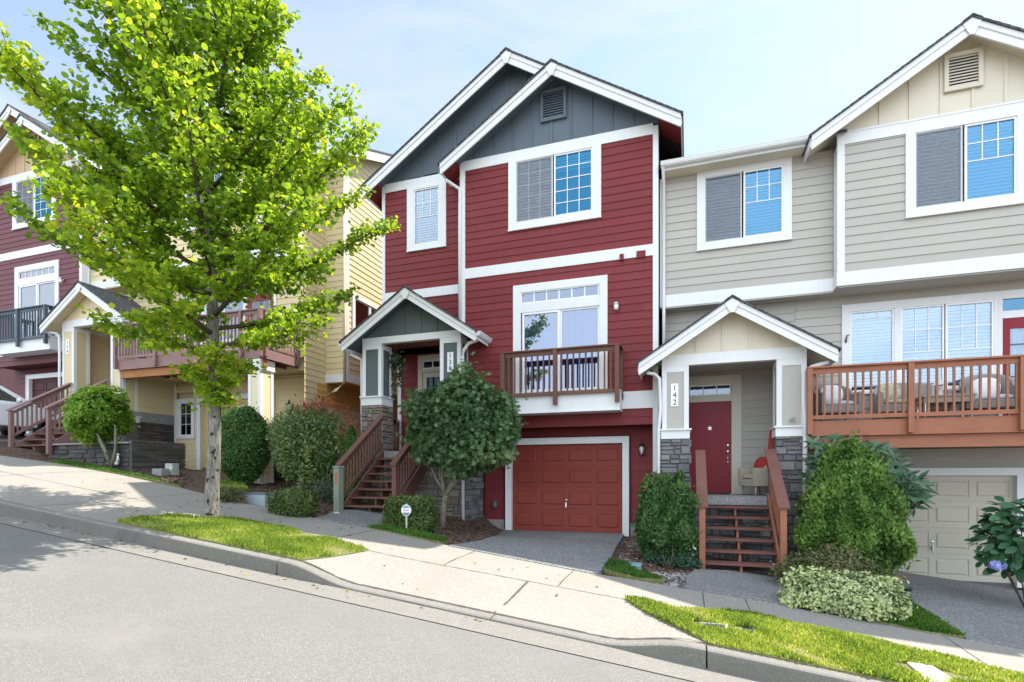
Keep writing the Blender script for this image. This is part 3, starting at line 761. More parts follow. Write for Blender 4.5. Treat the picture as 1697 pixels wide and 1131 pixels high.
def gable_roof(root, y0, y1, L, P, Q, fh=.26, soffit='white', wall=None, eaves=(True, True), name='roof', lift=0., returns=None, rcut=None):
    """L, P, Q: left end, peak, right end of the rake's upper edge (x, z)"""
    th = .028
    def off(d): return [(L[0], L[1]+d), (P[0], P[1]+d), (Q[0], Q[1]+d)]
    e = .05
    sl = (P[1]-L[1])/(P[0]-L[0]); sr = (Q[1]-P[1])/(Q[0]-P[0])
    Le, Qe = (L[0]-e, L[1]-e*sl), (Q[0]+e, Q[1]+e*sr)
    Q0, Qe0 = Q, Qe
    if rcut is not None:                            # a lower gable stands in front of this slope
        Q = Qe = (rcut, P[1]+sr*(rcut-P[0])); eaves = (eaves[0], False)
    up = [Le, P, Qe]
    rf = MB()
    if rcut is not None:
        yb_ = 12.56
        rf.pxz([(Q[0], Q[1]+.006+lift), (Qe0[0], Qe0[1]+.006+lift), (Qe0[0], Qe0[1]+.006+th+lift), (Q[0], Q[1]+.006+th+lift)], yb_, y1)
    rf.pxz([(x, z+.006+lift) for x, z in up]+[(x, z+.006+th+lift) for x, z in up[::-1]], y0-.05, y1)
    # shingle courses and ridge caps
    for s0, s1, sg in ((Le, P, 1), (P, Qe, -1)):
        ln = math.hypot(s1[0]-s0[0], s1[1]-s0[1]); n = int(ln/.16)
        for i in range(n):
            t0 = i/n; x, z = lerp(s0[0], s1[0], t0), lerp(s0[1], s1[1], t0); xb, zb = lerp(s0[0], s1[0], (i+.98)/n), lerp(s0[1], s1[1], (i+.98)/n)
            h0, h1 = (.013, .004) if sg > 0 else (.004, .013)
            b0 = .006+th+lift+.0005
            rf.pxz([(x, z+b0), (xb, zb+b0), (xb, zb+b0+h1), (x, z+b0+h0)], y0-.055, y0+.35)
    y = y0-.06
    while y < min(y1, y0+6):
        rf.pxz([(P[0]-.15, P[1]-.15*sl+.036+lift), (P[0], P[1]+.04+lift), (P[0]+.15, P[1]+.15*sr+.036+lift), (P[0]+.15, P[1]+.15*sr+.056+lift), (P[0], P[1]+.064+lift), (P[0]-.15, P[1]-.15*sl+.056+lift)], y, y+.2); y += .205
    roof = rf.build(name, M['shingle'], root)
    # rake boards, upper moulding, the keystone at the peak
    kw = .14; r = MB()
    pl, pr = (P[0]-kw, P[1]-kw*sl), (P[0]+kw, P[1]+kw*sr)
    for a, b in ((L, P), (P, Q)):
        r.pxz([(a[0], a[1]-fh), (b[0], b[1]-fh), b, a], y0, y0+.035)
        r.pxz([(a[0], a[1]-fh*.40), (b[0], b[1]-fh*.40), (b[0], b[1]+.004), (a[0], a[1]+.004)], y0-.02, y0-.001)
    r.pxz([pl, (P[0]-.035, P[1]-fh-.035), (P[0]+.035, P[1]-fh-.035), pr, (P[0], P[1]+.006)], y0-.032, y0-.0205)
    rk = r.build('rake_board', M['white'], roof)
    so_ = MB(); dz = fh*.42
    so_.pxz([(x, z-dz) for x, z in (L, P, Q)]+[(x, z-dz+.03) for x, z in (Q, P, L)], y0+.036, (wall or y1))
    so_.build('soffit', M[soffit], roof)
    if returns:                                     # underside of the eaves beyond the side walls
        rmat, xa, xb, ya = returns
        for a, b in ((L, xa), (xb, Q)):
            if a is L: p, q = L, (xa, L[1]+(xa-L[0])*sl)
            elif rcut is not None: continue
            else: p, q = (xb, Q[1]-(Q[0]-xb)*sr), Q
            MB().pxz([(p[0], p[1]-dz-.03), (q[0], q[1]-dz-.03), (q[0], q[1]-dz-.004), (p[0], p[1]-dz-.004)], ya, y1-.02).build('eave_soffit', M[rmat], roof)
    g = MB()
    for (x, z), on, sg in ((L, eaves[0], -1), (Q, eaves[1], 1)):
        if on: g.pxz([(x, z-fh*.75), (x+sg*.02, z-fh*.75), (x+sg*.02, z-.01), (x, z-.01)], y0+.036, y1)
    if rcut is not None: g.pxz([(Q0[0], Q0[1]-fh*.75), (Q0[0]+.02, Q0[1]-fh*.75), (Q0[0]+.02, Q0[1]-.01), (Q0[0], Q0[1]-.01)], 12.56, y1)
    if g.v: build_each(g, 'eave_board', M['white'], roof)
    return roof
def gutter(root, x0, x1, y, z, mat='white'):
    b = MB()
    b.pyz([(y, z), (y-.08, z), (y-.12, z+.05), (y-.12, z+.085), (y-.128, z+.085), (y-.128, z+.10), (y-.11, z+.10), (y-.11, z+.02), (y, z+.02)], x0, x1)
    return b.build('gutter', M[mat], root)
def gutter_y(root, x, sg, y0, y1, z, mat='white'):
    b = MB()
    b.pxz([(x, z), (x+sg*.07, z), (x+sg*.105, z+.045), (x+sg*.11, z+.075), (x+sg*.125, z+.08), (x+sg*.125, z+.10), (x, z+.10)], y0, y1)
    return b.build('gutter', M[mat], root)
def battens(mb, x0, x1, step, Y, zbot, top, w=.06, d=.018, start=None):
    x = x0+step*.6 if start is None else start
    while x < x1-.05:
        zt = min(top(x-w/2), top(x+w/2))
        if zt > zbot+.05: mb.box(x-w/2, x+w/2, Y-d, Y-.0005, zbot, zt)
        x += step
def roofline(L, P, Q):
    return lambda x: lerp(L[1], P[1], (x-L[0])/(P[0]-L[0])) if x < P[0] else lerp(P[1], Q[1], (x-P[0])/(Q[0]-P[0]))
def post(root, x0, x1, y0, y1, zs, zb, zt, panel, stone, sz, trim='white', cap=.02):
    """boxed porch post: zs = foot of the stone, zb = top of stone, sz = top of the base band, zt = top"""
    t = MB(); c = .095
    t.box(x0-cap, x1+cap, y0-cap, y1+cap, zb, sz-.035)
    t.box(x0-cap-.035, x1+cap+.035, y0-cap-.035, y1+cap+.035, sz-.034, sz)
    for a, b in ((x0, x0+c), (x1-c, x1)):
        t.box(a, b, y0, y0+.022, sz, zt); t.box(a, b, y1-.022, y1, sz, zt)
    for a, b in ((y0+.0225, y0+c), (y1-c, y1-.0225)):
        t.box(x0, x0+.022, a, b, sz, zt); t.box(x1-.022, x1, a, b, sz, zt)
    t.box(x0+c, x1-c, y0+.001, y0+.022, zt-.13, zt); t.box(x0+c, x1-c, y1-.022, y1-.001, zt-.13, zt)
    t.box(x0+.001, x0+.022, y0+c, y1-c, zt-.13, zt); t.box(x1-.022, x1-.001, y0+c, y1-c, zt-.13, zt)
    p = t.build('porch_post', M[trim], root)
    MB().box(x0+.014, x1-.014, y0+.014, y1-.014, sz, zt-.002).build('panel', M[panel], p)
    if stone is None: return p
    s = MB(); o = .03
    s_ = MB(); s_.box(x0-o+.03, x1+o-.03, y0-o+.03, y1+o-.03, zs, zb-.001); s_.build('stone_backing', M['mortar'], p)
    stones(s, x0-o, x1+o, zs, zb-.004, y0-o+.03)
    sx = MB(side_xf(x1+o-.03, 0.)); stones(sx, y0-o, y1+o, zs, zb-.004, 0.)
    s.v += []; b = len(s.v); s.v += sx.v; s.f += [tuple(i+b for i in f) for f in sx.f]; s.a += sx.a
    s.build('stone_pier', M[stone], p)
    return p
# ---------------------------------------------------------------- stairs and railings
def stairs(root, x0, x1, yb, zb, yl, zl, nt, run, z0, rise, rail, tread, hb, ht, cap=(.15, .04), name='entry_stairs', capmat=None, yt=None):
    """yb,zb foot; yl,zl landing edge; z0 first tread height; hb, ht: top of the handrail at foot and head"""
    st = MB(); sl = rise/run
    yt = yt or yl
    def sz(y): return z0+(y-yb)*sl
    for x in (x0+.02, x1-.06):
        st.pyz([(yb+.02, zb), (yb+.02, sz(yb)+.04), (yl, sz(yl)+.05), (yl, sz(yl)-.30), (yb+.36, zb)], x, x+.04)
    xm = .5*(x0+x1)
    pts = [(yb+.05, zb)]
    for k in range(nt):
        y = yb+k*run+.03; z = z0+k*rise-.043; pts += [(y, z), (y+run, z)]
    pts += [(yl, z0+(nt-1)*rise-.3), (yb+.4, zb)]
    st.pyz(pts, xm-.02, xm+.02)
    s = st.build(name, M[rail], root)
    for k in range(nt):
        y = yb+k*run; z = z0+k*rise
        MB().box(x0+.063, x1-.063, y-.02, y+run+.005, z-.04, z).build('tread', M[tread], s)
    # posts and rails
    for x, sg in ((x0, -1), (x1, 1)):
        xc = x-sg*.01
        MB().box(xc-.05, xc+.05, yb-.10, yb-.005, zb-.05, hb-.03).build('newel_post', M[rail], s)
        slr = (ht-hb)/(yt-yb)
        MB().pyz([(yb-.14, hb-.03-.04*slr), (yt, ht-.03), (yt, ht-.03+cap[1]), (yb-.14, hb-.03-.04*slr+cap[1])], xc-cap[0]/2, xc+cap[0]/2).build('handrail', M[capmat or rail], s, bevel=.006)
        for nm, d0, d1, wd in (('top_rail', .125, .035, .04), ('bottom_rail', .78, .70, .045)):
            MB().pyz([(yb, hb-d0+.0), (yt, ht-d0), (yt, ht-d1), (yb, hb-d1)], xc-wd/2, xc+wd/2).build(nm, M[rail], s)
        y = yb+.1
        while y < yt-.04:
            t = (y-yb)/(yt-yb); zt_ = lerp(hb, ht, t)-.10; zb_ = lerp(hb, ht, t)-.72
            MB().box(xc-.018, xc+.018, y-.018, y+.018, zb_, zt_).build('baluster', M[rail], s); y += .118
    return s
def railing(root, p, q, zt, zb, rail, posts, zpost, thick=.09, step=.125, capw=.13, caph=.035, out=None, name='railing', trail=.10, brail=.075):
    """straight guard from p to q (x,y); zt top of cap, zb bottom of lower rail; posts: fractions"""
    P, Q = Vector((*p, 0)), Vector((*q, 0)); d = (Q-P); ln = d.length; d.normalize(); nrm = Vector((d.y, -d.x, 0))
    if out is not None and nrm.dot(Vector((*out, 0))) < 0: nrm = -nrm
    at = lambda t, z, o=0.: tuple(P+(Q-P)*t+nrm*o+Vector((0, 0, z)))
    e = .05/ln
    r = MB().bar(at(-e, zt-caph/2, .01), at(1+e, zt-caph/2, .01), capw, caph).build(name, M[rail], root, bevel=.006)
    MB().bar(at(0, zt-caph-trail/2, .0), at(1, zt-caph-trail/2, .0), .04, trail-.002).build('top_rail', M[rail], r)
    MB().bar(at(0, zb+brail/2, 0), at(1, zb+brail/2, 0), .04, brail).build('bottom_rail', M[rail], r)
    for t in posts:
        MB().bar(at(t, zpost, .028), at(t, zt-caph-.002, .028), thick, thick, up=tuple(nrm)).build('post', M[rail], r)
    n = int(ln/step)
    for i in range(1, n):
        t = i/n
        if min(abs(t-k)*ln for k in posts) < thick*.75: continue
        MB().bar(at(t, zb+brail-.01, 0), at(t, zt-caph-trail+.01, 0), .034, .034, up=tuple(nrm)).build('baluster', M[rail], r)
    return r
# ================================================================ the two house patterns of the street
def house_a(full, pal, label, num):
    YM, YL, YG, YP, YD = 12.1, 12.4, 12.74, 11.65, 13.2
    S = M[pal['siding']]; sid = pal['siding']
    xl = PX(634, YL); xm = PX(767, YM); xr = PX(1091, YM)
    root = thing('townhouse', label, 'house', (-3.5, 14, 0))
    zo0, zo1 = PZ(1079, 703.4, YM), PZ(1079, 676.4, YM); zo2 = PZ(1080, 647.5, YM)
    zb0, zb1 = PZ(1084, 423.6, YM), PZ(1084.6, 404.8, YM); zt0, zt1 = PZ(1083, 223.4, YM), PZ(1083, 205.4, YM)
    ztL1 = PZ(637, 307.5, YL); ztL0 = ztL1-.23
    zc = PZ(700, 566, YP)+.10                               # porch ceiling
    zl = 1.965                                              # porch landing
    # --- roofs
    mL, mP, mR = (PX(729, 11.7), PZ(729, 272, 11.7)), (PX(913.8, 11.7), PZ(913.8, 104.5, 11.7)), (PX(1128.5, 11.7), PZ(1128.5, 189.5, 11.7))
    hL, hP = (PX(600.6, 12.0), PZ(600.6, 310.8, 12.0)), (PX(839, 12.0), PZ(839, 85.5, 12.0))
    sr = (mR[1]-mP[1])/(mR[0]-mP[0])
    hR = (mR[0]+.0, hP[1]+sr*(mR[0]-hP[0]))
    sm_ = (mP[1]-mL[1])/(mP[0]-mL[0]); xc_ = (hP[1]-sr*hP[0]-mL[1]+sm_*mL[0])/(sm_-sr)-.10
    gable_roof(root, 12.0, 24, hL, hP, (hR[0], hR[1]), soffit=pal['gable'], wall=YL+.1, returns=(pal['soffit'], xl, xr, 12.04), rcut=xc_)
    mp2 = (mL, mP, mR)
    gable_roof(root, 11.7, 12.55, *mp2, soffit=pal['gable'], wall=12.5, returns=(pal['soffit'], xm-.07, xr, 11.74))
    rm, rh = roofline(*mp2), roofline(hL, hP, hR)
    # --- wall bodies behind the boards
    c = MB(); ze = hL[1]-.35
    c.box(xm+.01, xr-.02, YG+.04, 24, -.9, zo0+.05); c.box(xm+.015, xr-.02, YM+.13, 24, zo0+.055, ze+.0)
    c.box(xl+.01, xm-.0, YL+.14, 24, zc, ze-.001); c.box(xl+.012, xm+.005, YD+.03, 23.9, -.9, zc-.002)
    c.pxz([(xl+.02, ze+.002), (xr-.02, ze+.002)]+[(xr-.02, rh(xr-.02)-.3), (hP[0], hP[1]-.3), (xl+.02, rh(xl+.02)-.3)], YL+.16, 23.9)
    c.build('wall', S, root)
    # --- main front
    W = lambda *p, Y=YM: (PX(p[0], Y), PX(p[1], Y))
    wx0, wx1 = PX(843.2, YM), PX(996.5, YM); wz0 = PZ(843.2, 385.2, YM)
    dx0, dx1 = PX(851, YM), PX(1007, YM); dz1 = PZ(1007, 456.5, YM); dz0 = PZ(1027, 646, YM)
    s = MB()
    siding(s, xm+.06, xr-.1, zb1, zt0, YM, [(wx0, wx1, wz0, zt0+.1)])
    siding(s, xm+.06, xr-.1, zo2, zb0, YM, [(dx0, dx1, dz0, dz1)])
    siding(s, xm+.0, xr-.1, zo0, zo1, YM)
    siding(s, xl+.08, xm-.02, PZ(757, 472.5, YL)+.0, ztL0, YL, [(PX(675.5, YL), PX(740, YL), PZ(740, 409.4, YL), ztL0+.1)])
    siding(s, xl+.08, xm-.02, zc-.0, PZ(757, 472.5, YL)-.23, YL)
    siding(s, PX(664, YD), xm+.3, zl, zc+.05, YD, [(PX(693.6, YD), PX(693.6, YD)+1.18, zl, PZ(700, 590, YD))])
    zf = PZ(815, 861, YG)
    siding(s, PX(804, YG), xr-.14, zf, zo0, YG, [(PX(835, YG), PX(1046, YG), -.1, PZ(1045, 721, YG))])
    s.build('siding', S, root)
    f = MB(); f.box(PX(790, YG), PX(836, YG), YG-.015, YG+.1, -.9, zf); f.box(PX(1045, YG), xr-.1, YG-.015, YG+.1, -.9, zf); build_each(f, 'foundation', M['found'], root)
    # --- trim boards
    t = MB(); d = .028
    t.box(xm-.07, xm+.07, YM-d, YM+.28, zo0, zt1); t.box(xr-.115, xr+.0, YM-d, YM+.2, zo0-.0, zt1-.06)
    t.box(xm+.071, xr-.1151, YM-d-.003, YM+.01, zt0, zt1); t.box(xm+.071, xr-.1151, YM-d-.002, YM+.01, zb0, zb1)
    t.box(xm+.071, xr-.1151, YM-d-.004, YM+.01, zo1, zo2)
    t.box(xr-.115, xr+.0, YM-d, YG+.05, -.75, zo0-.002)                                     # end of the party wall
    t.box(xl, xl+.09, YL-d, YL+.2, zc, ztL1); t.box(xl+.091, xm-.071, YL-d-.003, YL+.01, ztL0, ztL1)
    zq = PZ(757, 472.5, YL); t.box(xl+.091, xm-.071, YL-d-.002, YL+.01, zq-.23, zq)
    t.box(xl, xl+.11, YD-d, YD+.1, zl-.4, zc)
    build_each(t, 'trim_board', M['white'], root)
    st = MB(); st.box(PX(1027.5, YM), PX(1034, YM), YM-.07, YM-.02, PZ(1031, 433, YM), PZ(1031, 423, YM)); st.box(PX(1055, YM), PX(1070, YM), YM-.045, YM-.033, PZ(1062, 428, YM), PZ(1062, 417, YM))
    build_each(st, 'wall_fitting', S, root)
    # --- gable boarding
    g = MB()
    g.pxz([(xm+.0, zt1), (xr-.0, zt1), (xr, rm(xr)-.1), (mP[0], mP[1]-.1), (xm, rm(xm)-.1)], YM-.004, YM+.05)
    battens(g, xm+.02, xr, .47, YM-.004, zt1, lambda x: rm(x)-.115, start=PX(790, YM))
    g.pxz([(xl, ztL1), (xr-.3, ztL1), (xr-.3, rh(xr-.3)-.1), (hP[0], hP[1]-.1), (xl, rh(xl)-.1)], YL-.004, YL+.04)
    battens(g, xl+.02, xr-.4, .47, YL-.004, ztL1, lambda x: rh(x)-.115, start=PX(674, YL))
    g.build('gable_boarding', M[pal['gable']], root)
    Yv = YM-.022
    vent(root, PX(896, Yv), PX(939, Yv), PZ(896, 205, Yv), PZ(939, 144, Yv)+.0, Yv, M[pal['gable']])
    # --- windows
    a0, a1, b0, b1 = PX(855.8, YM), PX(916, YM), PX(918.5, YM), PX(982.2, YM)
    z0, z1 = PZ(855.8, 370.5, YM), PZ(982, 245.7, YM)
    window(root, (wx0, wx1, wz0, zt0+.02), YM, [(a0, a1, z0, z1, 3, 5, 'glass', 'blind_dim', {'screen': 1}), (b0, b1, z0, z1, 3, 5, 'glass_sea', 'blind', {'bdrop': .30})])
    a0, a1 = PX(686.8, YL), PX(728.5, YL); z0, z1 = PZ(686.8, 408, YL), PZ(728.5, 308.6, YL)
    window(root, (PX(675.5, YL), PX(740, YL), PZ(740, 409.4, YL), ztL0+.02), YL, [(a0, a1, z0, z1, 3, 2, 'glass', 'blind', {'gridz': lerp(z0, z1, .5), 'f': .03})])
    # balcony door with transom
    z0, z1 = PZ(992.7, 489.4, YM), PZ(992.7, 472.9, YM)
    zt_ = PZ(992.7, 507, YM)
    window(root, (dx0, dx1, dz0, dz1), YM, [(PX(863.7, YM), PX(992.7, YM), z0-.02, z1+.02, 6, 1, 'glass_deep', None, {'f': .025, 'mw': .03}),
        (PX(866, YM), PX(928, YM), dz0+.05, zt_, 1, 1, 'glass_deep', 'curtain', {'f': .05}),
        (PX(928.5, YM), PX(993.5, YM), dz0+.05, zt_, 1, 1, 'glass_deep', 'curtain', {'f': .04, 'yo': .02})], sill=False, name='balcony_door')
    zmid = MB().box(PX(862, YM), PX(994, YM), YM-.036, YM+.02, zt_+.002, z0-.024); zmid.build('door_header', M['white'], root)
    # --- balcony
    YB = 11.62; bx0, bx1 = PX(832, YB), PX(1027, YB); bz1 = PZ(1027, 648, YB); bz0 = PZ(1027, 677.5, YB)
    b = MB().box(bx0, bx1, YB, YM-.031, bz0, bz1); b.box(bx0-.02, bx1+.02, YB-.03, YM-.032, bz1+.001, bz1+.03)
    b.box(bx0-.012, bx1+.012, YB-.02, YM-.033, bz0-.03, bz0-.001)
    bal = b.build('balcony', M['white'], root)
    YR = 11.55; zr = PZ(1027, 569.9, YR); zlo = PZ(1018, 650, YR)
    railing(bal, (PX(834, YR), YR), (PX(1023, YR), YR), zr, zlo, pal['rail'], (0, .475, 1), PZ(1023, 667, YR), step=.135, out=(0, -1))
    for x in (PX(834, YR), PX(1023, YR)):
        railing(bal, (x, YR+.07), (x, YM-.06), zr-.004, zlo, pal['rail'], (1,), zlo-.1, step=.12)
    # --- garage
    garage_door(root, PX(850, YG), PX(1032.5, YG), .0, PZ(940, 736.5, YG), YG-.02, M[pal['garage']], 'white')
    wall_lamp(root, PX(1064, YG-.01), PZ(1064, 748, YG-.1), YG-.02, 1.0)
    wall_lamp(root, PX(1022, YM-.01), PZ(1022, 508, YM-.1), YM-.02, .85, 'jar')
    MB().lathe([(.05, -.09), (.07, -.06), (.06, .06), (.03, .09)], (PX(821, YG), YG-.05, PZ(821, 836, YG)), 10).build('hose_tap', M['greybox'], root, True)
    # --- downspouts
    xs_ = PX(762, YM-.06)
    downspout(root, [(mL[0]+.08, 11.85, mL[1]-.32), (mL[0]+.16, 11.95, mL[1]-.36), (xs_, YM-.05, mL[1]-.5), (xs_, YM-.05, mL[1]-1.2), (xs_, YM-.05, PZ(762, 545, YM))], .042)
    # --- porch
    pL, pP, pR = (PX(566, 11.3), PZ(566, 568, 11.3)), (PX(671.4, 11.3), PZ(671.4, 477.7, 11.3)), (PX(787.5, 11.3), PZ(787.5, 549, 11.3))
    if not full: return root
    gable_roof(root, 11.3, YL, pL, pP, pR, fh=.23, soffit=pal['gable'], wall=YL, name='porch_roof')
    rp = roofline(pL, pP, pR)
    x0, x1, x2, x3 = PX(600.7, YP), PX(632, YP), PX(729, YP), PX(763.5, YP)
    zbt, zbb = PZ(600.7, 562, YP), PZ(631.6, 569.7, YP)
    t = MB(); t.box(x0, x3, YP-.006, YP+.14, zbb, zbt)
    t.box(x0+.02, x0+.16, YP+.145, YD, zbb+.002, zbt-.05); t.box(x3-.16, x3-.02, YP+.145, YD, zbb+.002, zbt-.05)
    t.build('porch_beam', M['white'], root)
    g = MB(); g.pxz([(x0+.05, zbt), (x3-.05, zbt), (pP[0], pP[1]-.12)], YP+.01, YP+.06)
    battens(g, x0, x3, .44, YP+.01, zbt, lambda x: rp(x)-.14, start=PX(644, YP)); g.build('porch_gable', M['slate_green'], root)
    MB().box(x0+.16, x3-.02, YP+.15, YD+.02, zc-.0, zc+.03).build('porch_ceiling', M['red_ceiling'], root)
    zsz, zsb = PZ(615, 657, YP), PZ(615, 672, YP)
    post(root, x0, x1, YP, YP+.5, -.1, zsb, zbb, 'slate_green', 'stone_tan', zsz)
    post(root, x2, x3, YP, YP+.5, zl, zsb, zbb, 'slate_green', 'stone_tan', zsz)
    number_plaque(root, num, PX(741.3, YP), PX(751.2, YP), PZ(746, 617, YP), PZ(746, 584, YP), YP+.012)
    # landing and stone base
    xb = PX(773, YP)
    MB().box(x0+.03, xb-.05, YP-.04, YD, zl-.16, zl).build('landing', M['landing'], root)
    bk = MB(); bk.box(x1+.02, xb-.02, YP+.04, YD-.0, -.9, zl-.162); sb = bk.build('porch_base', M['mortar'], root)
    s = MB(); stones(s, x1+.05, xb-.02, -.4, zl-.165, YP+.04, .11, .19)
    sx = MB(side_xf(xb-.02)); stones(sx, YP+.0, YG-.02, -.4, zl-.165, 0., .1, .18)
    s.build('stone_facing', M['stone_tan'], sb)
    sx.build('stone_facing', M['stone_grey'], sb)
    # door
    xd0 = PX(693.6, YD); t = MB(); zd1 = PZ(700, 590, YD); zd2 = PZ(720, 617, YD)
    t.box(xd0, xd0+.13, YD-.04, YD+.02, zl, zd1); t.box(xd0+1.05, xd0+1.18, YD-.04, YD+.02, zl, zd1); t.box(xd0+.131, xd0+1.049, YD-.042, YD+.02, zd1-.14, zd1)
    t.box(xd0+.131, xd0+1.049, YD-.041, YD+.02, zd2, zd2+.09)
    t.build('door_frame', M['door_cream'], root)
    tw = MB(); xa, xe = xd0+.135, xd0+1.045; za, zb_ = zd2+.092, zd1-.142
    tw.box(xa, xe, YD-.02, YD, za, za+.04); tw.box(xa, xe, YD-.02, YD, zb_-.04, zb_)
    for k in range(4): x = lerp(xa, xe-.035, k/3); tw.box(x, x+.035, YD-.021, YD-.001, za+.04, zb_-.04)
    tt = tw.build('transom', M['white_clean'], root); MB().box(xa, xe, YD-.008, YD-.003, za, zb_).build('pane', M['glass_deep'], tt); MB().box(xa, xe, YD+.0, YD+.006, za, zb_).build('room', M['room'], tt)
    dd = MB(); xa, xe = xd0+.14, xd0+1.04
    for a, b_ in ((xa, xa+.12), (xe-.12, xe)): dd.box(a, b_, YD-.02, YD+.01, zl+.02, zd2-.01)
    dd.box(xa+.12, xe-.12, YD-.021, YD+.01, zd2-.14, zd2-.01); dd.box(xa+.12, xe-.12, YD-.021, YD+.01, zl+.02, zl+.9)
    do = dd.build('front_door', M['door_cream'], root); MB().box(xa+.12, xe-.12, YD-.01, YD-.005, zl+.9, zd2-.14).build('pane', M['glass'], do)
    cu = MB(); curtain(cu, xa+.12, xe-.12, zl+.9, zd2-.14, YD+.02); cu.build('curtain', M['curtain'], do)
    # side guard of the porch, stairs, gutter and pipes
    railing(root, (x0+.12, YP+.55), (x0+.12, YD-.1), zl+.95, zl+.1, pal['rail'], (0, 1), zl, step=.12, name='porch_railing')
    stairs(root, PX(565, 9.95), PX(656, 9.95), 9.98, .52, YP-.03, zl, 7, .236, .705, .18, pal['rail'], 'tread', PZ(565, 768, 9.95), zl+.92, yt=YP-.05)
    gutter_y(root, pR[0]+.002, 1, 11.32, YL-.05, pR[1]-.10); gutter_y(root, pL[0]-.002, -1, 11.32, YL-.05, pL[1]-.10)
    xq = PX(767.5, YP-.05)
    downspout(root, [(pR[0]-.02, YP-.12, pR[1]-.14), (xq+.16, YP-.09, pR[1]-.20), (xq+.03, YP-.07, pR[1]-.34), (xq, YP-.07, pR[1]-.5), (xq, YP-.07, PZ(767, 690, YP)), (xq, YP-.05, .12)], .038)
    xq2 = PX(598, YP)
    downspout(root, [(pL[0]+.02, YP-.0, pL[1]-.22), (xq2-.05, YP+.1, pL[1]-.35), (xq2-.04, YP+.1, pL[1]-.6), (xq2-.04, YP+.12, .5)], .035)
    return root

